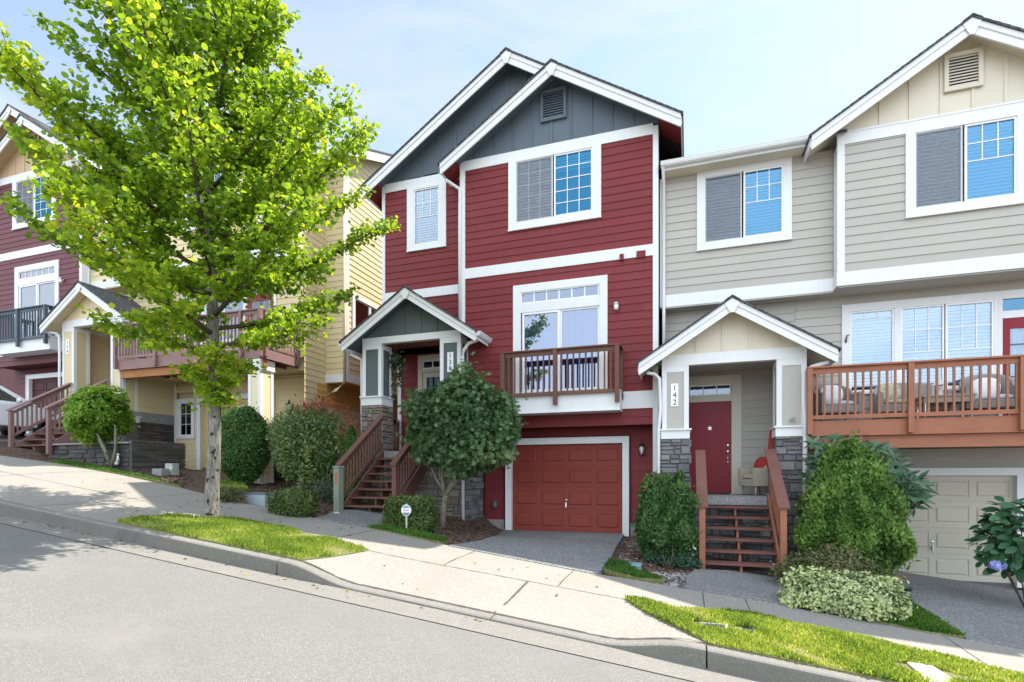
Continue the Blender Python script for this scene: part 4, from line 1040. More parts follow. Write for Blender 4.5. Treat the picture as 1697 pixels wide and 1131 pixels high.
def house_b(full, pal, label, num):
    YB, YR, YW, YG, YP = 12.05, 12.35, 12.7, 13.2, 11.5
    xl, xe = PX(1098, YR), 7.77
    S = M[pal['siding']]
    root = thing('townhouse', label, 'house', (3.5, 14, -.7))
    zs0 = PZ(1384, 483, YR); zs1 = PZ(1380.5, 462, YR); ze = PZ(1343, 241, 12.0)
    xb0 = PX(1387, YB); L, P = (PX(1345, 11.7), PZ(1345, 226, 11.7)), (PX(1610, 11.7), PZ(1610, 31.5, 11.7))
    Q = (2*P[0]-L[0], L[1]); xb1 = 2*P[0]-xb0
    zg0, zg1 = PZ(1391.6, 242, YB), PZ(1396, 221, YB); zn0, zn1 = PZ(1387, 475.3, YB), PZ(1389, 453, YB)
    zdk = PZ(1505, 693.5, 11.3); zl = .94
    # body
    c = MB()
    zq_ = PZ(1287, 595.6, YP)+.16
    c.box(xl+.02, xe-.01, YR+.13, 22, zs0+.01, ze+.02)
    c.box(2.165, xe-.012, YW+.13, 21.9, zdk-.35, zs0+.005); c.box(xl+.03, 2.164, YW+.13, 21.9, zq_, zs0+.005)
    c.box(2.166, xe-.014, YG+.13, 21.8, -2.2, zdk-.355)
    c.box(xb0+.02, xb1-.02, YB+.13, YR+.125, zn0+.01, zg0)
    c.box(xl+.03, 2.164, YG+.03, 21.8, -2.2, zq_-.002)
    c.build('wall', S, root)
    s = MB(); zt0 = ze
    wl = (PX(1155, YR), PX(1312, YR), PZ(1155, 417.8, YR), PZ(1312, 258.8, YR))
    siding(s, xl+.04, xb0, zs1, ze+.02, YR, [wl]); siding(s, xb1, xe, zs1, ze+.02, YR)
    wb = (PX(1500, YB), PX(1500, YB)+1.0*(PX(1697, YB)-PX(1500, YB)), PZ(1503.4, 363.4, YB), zg0+.0)
    siding(s, xb0+.13, xb1-.13, zn1, zg0, YB, [(wb[0], wb[1], wb[2], zg0+.1)])
    ww = (PX(1394.6, YW), PX(1652, YW), PZ(1400, 655, YW), PZ(1394.6, 507, YW))
    zdt = ww[3]+.0; dx0, dx1 = ww[1]+.002, ww[1]+1.15
    siding(s, 2.165, xe, zdk, zs0+.02, YW, [ww, (dx0, dx1, zdk, zdt)]); siding(s, xl+.0, 2.16, PZ(1287, 595.6, YP)+.14, zs0+.02, YW)
    gx0, gx1 = 3.41, 6.15; gz0, gz1 = -.79, 1.36
    zsf = PZ(1600, 741, 11.4)+.05
    siding(s, 2.16, xe, -1.1, zsf, YG, [(gx0-.14, gx1+.14, -1.2, gz1+.14), (2.05, 2.98, PZ(322, 727, YG)-2.41, PZ(300, 662, YG)-2.41+.2)])
    # porch: back wall, both side walls
    pdx0, pdx1 = PX(1122, YG), PX(1228.5, YG); pdz = PZ(1228, 620.8, YG)
    zpc = PZ(1287, 595.6, YP)+.12
    siding(s, xl+.1, 2.1, zl, zpc+.05, YG, [(pdx0, pdx1, zl, pdz)])
    sd = MB(side_xf(xl+.14)); siding(sd, YP+.4, YG, zl, zpc, 0.)
    s2 = MB(side_xf(2.17)); siding(s2, YP+.45, YG, zl+.0, zsf+.3, 0.)
    for q in (sd, s2):
        b = len(s.v); s.v += q.v; s.f += [tuple(i+b for i in f) for f in q.f]; s.a += q.a
    s.build('siding', S, root)
    MB().box(2.18, xe, YG-.02, YG+.1, -2.2, -1.0).build('foundation', M['found'], root)
    # trim
    t = MB(); d = .028
    t.box(xl-.055, xl+.06, YR-d, YR+.1, zs0, ze); t.box(xl+.061, xb0-.0, YR-d-.002, YR+.02, zs0, zs1); t.box(xb1, xe, YR-d-.002, YR+.02, zs0, zs1)
    t.box(xb0, xb0+.13, YB-d, YR-.03, zn1, zg0-.0); t.box(xb1-.13, xb1, YB-d, YR-.03, zn1, zg0)
    t.box(xb0, xb1, YB-d-.003, YB+.02, zg0+.0, zg1); t.box(xb0-.012, xb1+.012, YB-d-.006, YR-.032, zn0, zn1)
    t.box(xb0-.05, xb1+.05, YB-d-.012, YB-.02, zg1-.03, zg1+.01)
    t.box(xe-.12, xe+.002, YG-d, YG+.1, -1.2, zsf-.0); t.box(2.16, 2.24, YG-d, YG+.02, -1.2, zsf)
    build_each(t, 'trim_board', M['white'], root)
    so_ = MB(); so_.box(xl+.02, xe, YR-.02, YW+.02, zs0-.03, zs0-.002); so_.box(xb0+.02, xb1-.02, YB, YR-.021, zn0-.028, zn0-.002)
    build_each(so_, 'soffit', M[pal['siding']], root)
    # gable
    rl = roofline(L, P, Q)
    g = MB(); g.pxz([(xb0, zg1), (xb1, zg1), (xb1, rl(xb1)-.1), (P[0], P[1]-.1), (xb0, rl(xb0)-.1)], YB-.004, YB+.05)
    battens(g, xb0+.1, xb1, .49, YB-.004, zg1, lambda x: rl(x)-.115, start=PX(1459, YB)); g.build('gable_boarding', M[pal['gable']], root)
    Yv = YB-.022; vent(root, PX(1563.5, Yv), PX(1628, Yv), PZ(1563.5, 155.5, Yv), PZ(1628, 80.5, Yv), Yv, M[pal['gable']])
    gable_roof(root, 11.7, 16, L, P, Q, soffit=pal['gable'], wall=15)
    # main roof: eaves to the street, ridge along the street
    pit = .44; y1 = 17.5; r = MB()
    zr = ze+.17
    for ya, xa_, xb_ in ((11.93, xl-.02, xb0+.15), (12.75, xb0+.1501, xb1-.1501), (11.93, xb1-.15, xe+.28)):
        za_ = zr+(ya-11.95)*pit
        r.pyz([(ya, za_), (y1, zr+(y1-11.95)*pit), (23.4, zr-.1), (23.4, zr-.16), (y1, zr+(y1-11.95)*pit-.07), (ya, za_-.06)], xa_, xb_)
    ro = r.build('roof', M['shingle'], root)
    k = MB(); k.pyz([(11.95, zr-.33), (y1, zr+(y1-11.95)*pit-.34), (y1, zr+(y1-11.95)*pit-.072), (11.95, zr-.085)], xe+.23, xe+.262)
    k.pyz([(11.96, zr-.19), (y1, zr+(y1-11.95)*pit-.19), (y1, zr+(y1-11.95)*pit-.073), (11.95, zr-.086)], xe+.263, xe+.28)
    k.build('rake_board', M['white'], ro)
    sf = MB(); sf.box(xl, L[0]+.02, 12.02, YR, ze-.0, ze+.02); sf.box(Q[0], xe+.22, 12.02, YR, ze, ze+.02)
    build_each(sf, 'soffit', M[pal['gable']], ro)
    fb_ = MB(); fb_.box(xl, L[0]+.04, 11.99, 12.018, ze-.005, ze+.15); fb_.box(Q[0]-.04, xe+.22, 11.99, 12.018, ze-.005, ze+.15); build_each(fb_, 'fascia', M['white'], ro)
    gutter(ro, xl-.02, L[0]+.0, 11.988, ze+.045)
    gutter(ro, Q[0]-.03, xe+.25, 11.988, ze+.045)
    # upper windows
    a = [PX(v, YR) for v in (1168, 1229, 1232, 1298)]; z0, z1 = PZ(1169.6, 403.5, YR), PZ(1296.5, 274.5, YR)
    window(root, wl, YR, [(a[0], a[1], z0, z1, 1, 1, 'glass', 'blind_dim', {'screen': 1, 'f': .03}), (a[2], a[3], z0, z1, 3, 2, 'glass_blue', 'blind', {'gridz': lerp(z0, z1, .52), 'f': .035})])
    a = [PX(v, YB) for v in (1516, 1594, 1598, 1684)]; z0, z1 = PZ(1517.6, 346.5, YB), PZ(1683, 194, YB)
    window(root, wb, YB, [(a[0], a[1], z0, z1, 1, 1, 'glass', 'blind_dim', {'screen': 1, 'f': .03}), (a[2], a[3], z0, z1, 3, 2, 'glass_blue', 'blind', {'gridz': lerp(z0, z1, .52), 'f': .035})])
    # windows behind the deck
    q = lambda v: PX(v, YW)
    z0, z1 = PZ(1410, 650, YW), PZ(1410.5, 518, YW)
    window(root, ww, YW, [(q(1408), q(1481), z0, z1, 3, 1, 'glass_bright', 'blind', {'gridz': z1-.16, 'f': .03}),
        (q(1492), q(1564), z0, z1, 3, 2, 'glass_bright', 'blind', {'gridz': lerp(z0, z1, .45), 'f': .03, 'screen': 0}),
        (q(1566), q(1646), z0, z1, 3, 2, 'glass_bright', 'blind', {'gridz': lerp(z0, z1, .45), 'f': .035, 'yo': -.008})])
    mu = MB(); mu.box(q(1481)+.002, q(1492)-.002, YW-.036, YW+.02, z0, z1); mu.build('mullion', M['white'], root)
    # deck door: glazed, with a light above
    t = MB(); zk = PZ(1660, 529, YW); zk1 = PZ(1660, 497, YW); zk0 = PZ(1660, 517, YW)
    t.box(dx0, dx0+.07, YW-.04, YW+.02, zdk, zdt); t.box(dx1-.09, dx1, YW-.04, YW+.02, zdk, zdt); t.box(dx0+.071, dx1-.091, YW-.042, YW+.02, zk1, zdt); t.box(dx0+.071, dx1-.091, YW-.041, YW+.02, zk, zk0)
    df = t.build('door_frame', M['white'], root); MB().box(dx0+.07, dx1-.09, YW-.006, YW-.001, zk0, zk1).build('pane', M['glass_blue'], df)
    MB().box(dx0+.07, dx1-.09, YW+.01, YW+.016, zk0, zk1).build('room', M['room'], df)
    dd = MB(); xa, xz = dx0+.075, dx1-.095; fw = .12
    dd.box(xa, xa+fw, YW-.02, YW+.012, zdk+.01, zk-.005); dd.box(xz-fw, xz, YW-.02, YW+.012, zdk+.01, zk-.005); dd.box(xa+fw, xz-fw, YW-.021, YW+.012, zk-.2, zk-.005); dd.box(xa+fw, xz-fw, YW-.021, YW+.012, zdk+.01, zdk+.25)
    do = dd.build('deck_door', M[pal['door']], root)
    mn = MB()
    for j in range(1, 5): z = lerp(zdk+.25, zk-.2, j/5); mn.box(xa+fw, xz-fw, YW-.016, YW-.006, z-.012, z+.012)
    mn.box(.5*(xa+xz)-.012, .5*(xa+xz)+.012, YW-.0165, YW-.0055, zdk+.25, zk-.2); mn.build('muntin', M['greybox'], do)
    MB().box(xa+fw, xz-fw, YW-.004, YW+.001, zdk+.25, zk-.2).build('pane', M['glass'], do)
    cu = MB(); curtain(cu, xa+fw, xz-fw, zdk+.25, zk-.2, YW+.03); cu.build('curtain', M['blind'], do)
    if full:
        hx_, hz_h = q(1402.5), PZ(1402, 561, YW-.06); MB().tube([(hx_-.02, YW-.04, hz_h-.08), (hx_-.02, YW-.075, hz_h-.02), (hx_-.01, YW-.085, hz_h+.05), (hx_+.04, YW-.085, hz_h+.06)], [.022, .018, .014, .010], 6).build('wall_hook', M['greybox'], root, True)
    # deck
    YD = 11.3; dk1 = 7.6; rb = PZ(1505, 720, YD); bb = PZ(1505, 742, YD+.1)
    dkm = MB().box(2.2, dk1, YD+.06, YW-.045, zdk-.03, zdk)
    deck = dkm.build('deck', M[pal['rail']], root)
    rim = MB().box(2.2, dk1, YD+.02, YD+.058, rb, zdk-.001); rim.box(dk1-.038, dk1, YD+.0585, YW-.05, rb, zdk-.001); rim.build('rim_board', M[pal['rail']], deck)
    MB().box(2.2, dk1-.05, YD+.10, YD+.24, bb, rb-.002).build('deck_beam', M[pal['beam']], deck)
    jo = MB()
    for i in range(13): x = lerp(2.4, dk1-.15, i/12); jo.box(x-.02, x+.02, YD+.25, YG-.02, rb+.0, zdk-.035)
    jo.build('joist', M['joist'], deck)
    zr_ = PZ(1502, 600, YD)
    railing(deck, (2.17, YD-.0), (dk1-.04, YD-.0), zr_, PZ(1505, 691, YD), pal['rail'], (0, (3.775-2.17)/(dk1-2.21), (5.375-2.17)/(dk1-2.21), (6.9-2.17)/(dk1-2.21), 1), PZ(1505, 717, YD), step=.125, out=(0, -1))
    railing(deck, (dk1-.02, YD+.12), (dk1-.02, YW-.05), zr_-.003, PZ(1505, 691, YD), pal['rail'], (0, 1), rb+.05, step=.12, out=(1, 0))
    # garage
    garage_door(root, gx0, gx1, gz0, gz1, YG-.02, M[pal['garage']], 'white')
    zw0, zw1 = PZ(322, 727, YG)-2.41, PZ(300, 662, YG)-2.41
    window(root, (2.28, 3.05, zw0, zw1), YG, [(2.40, 2.93, zw0+.1, zw1-.12, 2, 3, 'glass', 'blind', {'f': .03})], sill=False)
    # porch roof, beam, posts
    pL, pP, pR = (PX(1058.6, 11.15), PZ(1058.6, 602.5, 11.15)), (PX(1213.3, 11.15), PZ(1213.3, 495, 11.15)), (PX(1388.5, 11.15), PZ(1388.5, 579.5, 11.15))
    gable_roof(root, 11.15, YW-.02, pL, pP, pR, fh=.24, soffit=pal['gable'], wall=YW-.03, name='porch_roof')
    rp = roofline(pL, pP, pR)
    x0, x1, x2, x3 = PX(1097, YP), PX(1141.5, YP), PX(1287, YP), PX(1337, YP)
    zbb, zbt = PZ(1287, 596, YP), PZ(1317, 575, YP)
    t = MB(); t.box(x0, x3, YP-.006, YP+.16, zbb, zbt); t.box(x0+.02, x0+.16, YP+.165, YG, zbb+.002, zbt-.03); t.box(x3-.16, x3-.03, YP+.165, YG, zbb+.002, zbt-.03)
    t.build('porch_beam', M['white'], root)
    g = MB(); g.pxz([(x0+.05, zbt), (x3-.05, zbt), (pP[0], pP[1]-.12)], YP+.01, YP+.06)
    battens(g, x0, x3, .5, YP+.01, zbt, lambda x: rp(x)-.14, start=PX(1155, YP)); g.build('porch_gable', M[pal['gable']], root)
    MB().box(x0+.16, x3-.02, YP+.17, YG+.02, zpc, zpc+.03).build('porch_ceiling', M[pal['siding']], root)
    zsz, zsb = PZ(1119, 711, YP), PZ(1119, 727.5, YP)
    st = pal['stone']
    if full:
        post(root, x0, x1, YP, YP+.48, -.9, zsb, zbb, pal['siding'], st, zsz); post(root, x2, x3, YP, YP+.48, -.9, zsb, zbb, pal['siding'], st, zsz)
    else:
        post(root, x0, x1, YP, YP+.48, -.9, zl+.001, zbb, pal['siding'], None, zl+.2); post(root, x2, x3, YP, YP+.48, -.9, zl-.35, zbb, pal['siding'], None, zl-.15)
    zq = PZ(1118, 656, YP)
    number_plaque(root, num, PX(1111.8, YP), PX(1124.2, YP), PZ(1118, 674, YP), PZ(1118, 636, YP), YP+.012)
    if full:
        MB().lathe([(.03, -.02), (.055, -.055), (.06, -.06)], (PX(1312.5, YP), YP-.05, PZ(1312, 693, YP)+.02), 10).build('spot_lamp', M['metal'], root, True)
    MB().box(xl+.12, 2.18, YP+.0, YG, zl-.17, zl).build('landing', M['landing'], root)
    bk = MB().box(xl+.15, 2.14, YP+.12, YG, -1.5, zl-.172); sb = bk.build('porch_base', M['mortar'], root)
    s = MB(); stones(s, x1+.05, x2-.04, -1.3, zl-.18, YP+.12, .12, .2); sx = MB(side_xf(2.14)); stones(sx, YP+.45, YG-.02, -1.3, zl-.3, 0., .07, .12, .2, .5)
    s.build('stone_facing', M[st], sb); sx.build('stone_facing', M[st], sb)
    MB().box(2.10, 2.176, YP+.5, YG-.022, zl-.31, zl-.001).build('ledge', M['landing'], sb)
    # front door
    t = MB(); ex0, ex1 = PX(1142, YG), PX(1211.3, YG); ez1 = PZ(1211, 665, YG); tz0, tz1 = PZ(1211, 654.5, YG), PZ(1211, 637, YG)
    t.box(pdx0, ex0-.01, YG-.04, YG+.02, zl, pdz); t.box(ex1+.01, pdx1, YG-.04, YG+.02, zl, pdz); t.box(ex0-.009, ex1+.009, YG-.042, YG+.02, tz1+.0, pdz); t.box(ex0-.009, ex1+.009, YG-.041, YG+.02, ez1+.0, tz0)
    t.build('door_frame', M[pal['doorframe']], root)
    tw = MB(); f_ = .025
    tw.box(ex0, ex1, YG-.03, YG-.01, tz0, tz0+f_); tw.box(ex0, ex1, YG-.03, YG-.01, tz1-f_, tz1)
    for k in range(4): x = lerp(ex0, ex1-f_, k/3); tw.box(x, x+f_, YG-.031, YG-.009, tz0+f_, tz1-f_)
    tt = tw.build('transom', M['white_clean'], root); MB().box(ex0, ex1, YG-.02, YG-.016, tz0, tz1).build('pane', M['glass'], tt); MB().box(ex0, ex1, YG-.004, YG+.002, tz0, tz1).build('room', M['room'], tt)
    dd = MB(); dd.box(ex0, ex1, YG-.015, YG+.02, zl+.02, ez1-.003); w_ = ex1-ex0; h_ = ez1-zl
    for fx in (.17, .60):
        for a, b_ in ((.09, .36), (.45, .86)):
            dd.frustum(ex0+fx*w_, ex0+(fx+.23)*w_, zl+a*h_, zl+b_*h_, YG-.0155, YG-.004, .03); dd.box(ex0+fx*w_-.014, ex0+(fx+.23)*w_+.014, YG-.02, YG-.0151, zl+a*h_-.014, zl+a*h_-.001)
            dd.box(ex0+fx*w_-.014, ex0+(fx+.23)*w_+.014, YG-.02, YG-.0151, zl+b_*h_+.001, zl+b_*h_+.014)
            for xx in (ex0+fx*w_-.014, ex0+(fx+.23)*w_+.001): dd.box(xx, xx+.013, YG-.0205, YG-.0152, zl+a*h_, zl+b_*h_)
    do = dd.build('front_door', M[pal['door']], root)
    if full:
        kn = MB(); kx, kz = .5*(ex0+ex1), zl+1.52
        for a_ in range(5): kn.bar((kx, YG-.03, kz), (kx+.045*math.sin(a_*1.257), YG-.03, kz+.045*math.cos(a_*1.257)), .018, .012, up=(0, 1, 0))
        kn.build('door_knocker', M['metal'], do)
    h = MB(); hx = ex1-.07
    for zz, rr in ((zl+1.12, .035), (zl+.98, .035), (zl+.74, .025)):
        o_ = len(h.v); h.lathe([(rr, 0), (rr, .015), (rr*.5, .03)], (0, 0, 0), 12)
        for i in range(o_, len(h.v)): p = h.v[i]; h.v[i] = (hx+p[0], YG-.018-p[2], zz+p[1])
    h.tube([(hx, YG-.04, zl+.93), (hx, YG-.075, zl+.88), (hx, YG-.075, zl+.80), (hx, YG-.04, zl+.75)], .012, 8); build_each(h, 'handle', M['metal'], do)
    # stairs and pipes
    stairs(root, PX(1163, 9.82)-(0 if full else .32), PX(1303, 9.82)-.02, 9.98, -.40, YP-.02, zl, 6, .25, -.171, .185, pal['rail'], 'tread', PZ(1300, 838, 9.85), zl+.93, cap=(.19, .042), yt=YP-.04, capmat='tread' if full else None)
    downspout(root, [(PX(1072, 11.3), 11.32, PZ(1072, 618, 11.3)), (PX(1085, 11.4), 11.42, PZ(1085, 620, 11.4)), (PX(1093, 11.44), 11.44, PZ(1093, 628, 11.44)), (PX(1094.5, 11.44), 11.44, PZ(1094.5, 680, 11.44)), (PX(1091.5, 11.46), 11.46, PZ(1092, 715, 11.46)), (PX(1091.5, 11.46), 11.46, -.5)], .036)
    downspout(root, [(PX(1374, 11.3), 11.32, PZ(1374, 600, 11.3)), (PX(1345, 11.4), 11.42, PZ(1345, 608, 11.4)), (PX(1333, 11.44), 11.44, PZ(1333, 618, 11.44)), (PX(1332, 11.44), 11.44, PZ(1332, 660, 11.44)), (PX(1334, 11.44), 11.44, PZ(1334, 700, 11.44)), (PX(1333, 11.44), 11.44, -.6)], .040)
    downspout(root, [(xl+.03, 11.93, ze+.06), (xl+.03, YR-.08, ze-.12), (xl+.03, YR-.07, zs0), (xl+.03, YR-.07, PZ(1097, 600, YR))], .036)
    return root

PAL_138 = dict(siding='red', gable='slate', soffit='red', rail='rail_brown', garage='red_dark')
PAL_130 = dict(siding='maroon', gable='tan', soffit='maroon', rail='rail_slate', garage='garage_maroon')
PAL_142 = dict(siding='greige', gable='cream', rail='rail_orange', beam='rail_orange', garage='gar_greige', stone='stone_grey', door='door_red', doorframe='door_cream')
PAL_134 = dict(siding='yellow', gable='paleyellow', rail='rail_mauve', beam='raw_beam', garage='gar_yellow', stone='stone_dark', door='door_red', doorframe='white')
h138 = house_a(True, PAL_138, 'red townhouse numbered 138 with slate grey gables and a red garage door', '138')
h142 = house_b(True, PAL_142, 'beige grey townhouse numbered 142 with a red front door and a cedar deck', '142')
h130 = house_a(False, PAL_130, 'dark maroon townhouse at the far left with a slate blue balcony', '130')
h130.location.x -= 18.25; h130.location.z += 2.7
h134 = house_b(False, PAL_134, 'yellow townhouse numbered 134 behind the street tree, with a mauve deck and open garden', '134')
DX, DZ = -18.35, 2.41
h134.location.x += DX; h134.location.z += DZ
# the uphill end wall of the yellow house, with its bay (built in place, then attached)
bpy.context.view_layer.update()
class Rel:                                        # parent that is already moved: keep world coordinates
    pass
def attach(o, root):
    from mathutils import Matrix
    o.parent = root; o.matrix_parent_inverse = Matrix.Translation(-root.location); return o
Xw, Xb, Yb = -10.58, -9.82, 13.68
zbb0, zbb1 = PZ(558, 634, Yb), PZ(558, 621, Yb); zlow = ground(-10, 13)-.3
wtop = lambda y: (7.77, )
zeave = PZ(1343, 241, 12.0)+DZ
s = MB(side_xf(Xw)); siding(s, 12.72, Yb, zlow, zeave+.6, 0., planes=[(-.44, 1, zeave-.44*12+.0)])
siding(s, Yb+.0, 21.5, zlow, zbb0-.62, 0.)
s3 = MB(side_xf(Xb)); 
by0, by1 = PL(583, Xb), PL(583, Xb)+2.0; bz0, bz1 = PZ(583, 553, by0)-.0, PZ(583, 553, by0)+1.25
siding(s3, Yb+.1, 21.5, zbb1, 14.2, 0., [(by0, by1, bz0, bz1)], planes=[(-.44, 1, zeave-.44*12+.05)])
s4 = MB(); siding(s4, Xw, Xb-.1, zbb1, 14.2, Yb, planes=[(0, 1, zeave+.44*(Yb-12)+.05)])
for q_ in (s3, s4):
    b = len(s.v); s.v += q_.v; s.f += [tuple(i+b for i in f) for f in q_.f]; s.a += q_.a
attach(s.build('end_siding', M['yellow']), h134)
t = MB(); t.box(Xb-.1, Xb+.022, Yb-.022, Yb+.1, zbb1, zeave+.44*(Yb-12)-.05); t.box(Xw, Xb+.024, Yb-.025, Yb+.02, zbb0, zbb1); t.box(Xb-.02, Xb+.025, Yb+.021, 21.5, zbb0, zbb1)
attach(t.build('end_trim', M['white']), h134)
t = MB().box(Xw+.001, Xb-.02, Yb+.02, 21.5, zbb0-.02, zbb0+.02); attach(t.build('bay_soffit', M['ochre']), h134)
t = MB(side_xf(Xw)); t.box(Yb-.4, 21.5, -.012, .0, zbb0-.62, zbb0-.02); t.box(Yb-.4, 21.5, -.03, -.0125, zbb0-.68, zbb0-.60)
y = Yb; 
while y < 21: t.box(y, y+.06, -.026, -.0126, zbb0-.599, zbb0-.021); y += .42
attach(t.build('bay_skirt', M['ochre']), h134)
c = MB().box(Xw+.02, Xb-.03, Yb+.12, 21.5, zbb0+.05, zeave+.5); attach(c.build('bay_wall', M['yellow']), h134)
wn = window(None, (by0, by1, bz0, bz1), 0., [(by0+.12, by0+.94, bz0+.1, bz1-.12, 1, 1, 'glass_deep', 'blind_dim', {'f': .04}), (by0+.98, by1-.12, bz0+.1, bz1-.12, 1, 1, 'glass_deep', 'blind_dim', {'f': .04})], xf=side_xf(Xb))
attach(wn, h134)
zr_ = zeave+.17; xk = Xb+.02
t = MB(); yr0, yr1 = 13.35, 17.5
rz = lambda y: zr_+(y-11.95)*.44
t.pyz([(yr0, rz(yr0)-.02), (yr1, rz(yr1)-.02), (yr1, rz(yr1)-.09), (yr0, rz(yr0)-.09)], Xw+.3, Xb+.34); attach(t.build('bay_roof', M['shingle']), h134)
t = MB(); t.pyz([(yr0, rz(yr0)-.36), (yr1, rz(yr1)-.36), (yr1, rz(yr1)-.092), (yr0, rz(yr0)-.092)], Xb+.30, Xb+.325); t.box(Xw+.3, Xb+.299, yr0-.03, yr0-.001, rz(yr0)-.30, rz(yr0)-.015); attach(t.build('bay_rake', M['white']), h134)
downp = MB().tube([(Xb-.02, Yb-.08, zeave+.5), (Xb-.02, Yb-.08, zbb0-.05), (Xb-.3, Yb-.1, zbb0-.25), (Xw+.12, Yb-.3, zbb0-.5), (Xw+.1, Yb-.35, zlow)], .045, 8); attach(downp.build('downspout', M['paleyellow'], smooth=True), h134)
# column under the corner of the yellow deck, and the lamp by its garage
zdk4 = PZ(1505, 720, 11.3)+DZ
cx0, cx1, cy0 = PX(411, 11.35), PX(431.5, 11.35), 11.35
t = MB(); t.box(cx0, cx0+.1, cy0, cy0+.02, .5, zdk4-.3); t.box(cx1-.1, cx1, cy0, cy0+.02, .5, zdk4-.3); t.box(cx1-.02, cx1, cy0+.021, cy0+.1, .5, zdk4-.3); t.box(cx1-.02, cx1, cy0+.38, cy0+.48, .5, zdk4-.3)
t.box(cx0-.03, cx1+.03, cy0-.03, cy0+.5, zdk4-.3, zdk4-.02)
pc = attach(t.build('deck_column', M['white']), h134)
t = MB().box(cx0+.012, cx1-.012, cy0+.012, cy0+.47, .5, zdk4-.301); pn = t.build('panel', M['paleyellow'], pc)

_tmp = thing('lamp_holder', None, None, (0, 0, 0)); wall_lamp(_tmp, PX(483, 13.15), PZ(483, 676, 13.1), 13.17, 1.0)
for ch in list(_tmp.children): attach(ch, h134)
bpy.data.objects.remove(_tmp)
for h_ in (h130, h134, h138, h142): h_['group'] = 'townhouses along the street'

# low retaining wall of dark stone below the yellow porch
yw, xa_, xz_ = 10.0, PX(78, 10.0), PX(212, 10.0); zt_w = PZ(150, 737, yw); zb_w = ground(xz_, yw)-.5
rw_ = thing('retaining_wall', 'low dark stone retaining wall between the mauve stair and the lawn edge', 'wall', (xa_, yw, zb_w))
MB().box(xa_+.02, xz_-.02, yw+.06, yw+.40, zb_w, zt_w).build('core', M['mortar'], rw_)
s_ = MB(); stones(s_, xa_, xz_, zb_w, zt_w, yw+.06, .07, .13, .18, .5); s_.build('stone_facing', M['stone_dark'], rw_)
MB().box(xa_-.02, xz_+.02, yw-.02, yw+.45, zt_w+.001, zt_w+.05).build('cap', M['found'], rw_, bevel=.01)
MB(side_xf(xz_-.02)).box(yw+.06, 11.6, -.05, .0, zb_w, zt_w+.1).build('side_course', M['mortar'], rw_)
q_ = MB(side_xf(xz_+.03)); stones(q_, yw+.06, 11.65, zb_w, zt_w+.1, 0., .07, .13, .18, .5, .03); q_.build('stone_facing', M['stone_dark'], rw_)
# ================================================================ plants
LM = {}
LM['katsura'] = leafmat('katsura_leaf', (.09, .185, .016), (.20, .335, .026), (.40, .50, .045), .56, .45, .3, (.55, .53, .05))
LM['maple'] = leafmat('maple_leaf', (.036, .080, .032), (.068, .135, .052), (.12, .20, .075), .2, .45, .3, (.12, .15, .05))
LM['box'] = leafmat('hedge_leaf', (.042, .072, .018), (.080, .125, .030), (.15, .20, .05), .25, .4, .35)
LM['oval'] = leafmat('clipped_leaf', (.028, .085, .016), (.055, .14, .026), (.10, .21, .04), .3, .4, .35)
LM['lime'] = leafmat('lime_leaf', (.085, .18, .018), (.16, .30, .028), (.27, .42, .05), .4, .45, .3)
LM['photinia'] = leafmat('photinia_leaf', (.06, .115, .042), (.11, .19, .06), (.20, .28, .085), .25, .3, .45, (.30, .27, .10))
LM['photinia_red'] = leafmat('photinia_new', (.17, .02, .02), (.26, .035, .03), (.34, .08, .05), .3, .35, .4)
LM['thuja'] = leafmat('thuja_spray', (.048, .105, .022), (.092, .185, .036), (.17, .275, .058), .2, .55, .2)
LM['thuja_dark'] = leafmat('thuja_dark_spray', (.026, .075, .022), (.052, .125, .034), (.095, .185, .048), .2, .55, .2, (.12, .09, .04))
LM['rhodo'] = leafmat('rhododendron_leaf', (.030, .070, .036), (.052, .11, .055), (.09, .16, .08), .12, .3, .45)
LM['abelia'] = leafmat('abelia_leaf', (.050, .072, .026), (.095, .115, .042), (.17, .19, .075), .25, .4, .35, (.22, .13, .08))
LM['hydrangea'] = leafmat('hydrangea_leaf', (.022, .075, .034), (.036, .115, .05), (.07, .165, .068), .2, .4, .35)
LM['bloom'] = leafmat('bloom_petal', (.20, .24, .62), (.36, .38, .80), (.58, .56, .88), .3, .6, .2)
LM['blue'] = leafmat('blue_groundcover', (.035, .085, .055), (.055, .12, .080), (.10, .17, .12), .2, .6, .2)
LM['daisy'] = leafmat('daisy_petal', (.6, .55, .3), (.75, .72, .55), (.82, .8, .72), .2, .6, .2)
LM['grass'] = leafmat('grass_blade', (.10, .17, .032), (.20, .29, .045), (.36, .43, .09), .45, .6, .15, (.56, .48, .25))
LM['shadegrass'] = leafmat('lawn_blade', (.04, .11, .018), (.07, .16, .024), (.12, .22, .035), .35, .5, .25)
LM['grey'] = leafmat('grey_leaf', (.055, .075, .045), (.09, .12, .075), (.16, .19, .13), .2, .5, .3)
LM['vine'] = leafmat('vine_leaf', (.020, .045, .016), (.034, .068, .022), (.07, .11, .035), .25, .4, .4)
def varieg():
    t = NT('variegated_leaf')
    at = t.attr('rnd').outputs['Fac']; nz = t.noise(60, 3)
    g = t.ramp(at, [(.0, (.09, .15, .05)), (.5, (.19, .27, .09)), (1, (.40, .46, .10))])
    col = t.mix(t.ramp(nz, [(.42, (0, 0, 0)), (.55, (1, 1, 1))]), g, (.44, .48, .24))
    p = t.principled(col, .4, .4); return t.m
LM['varieg'] = varieg()
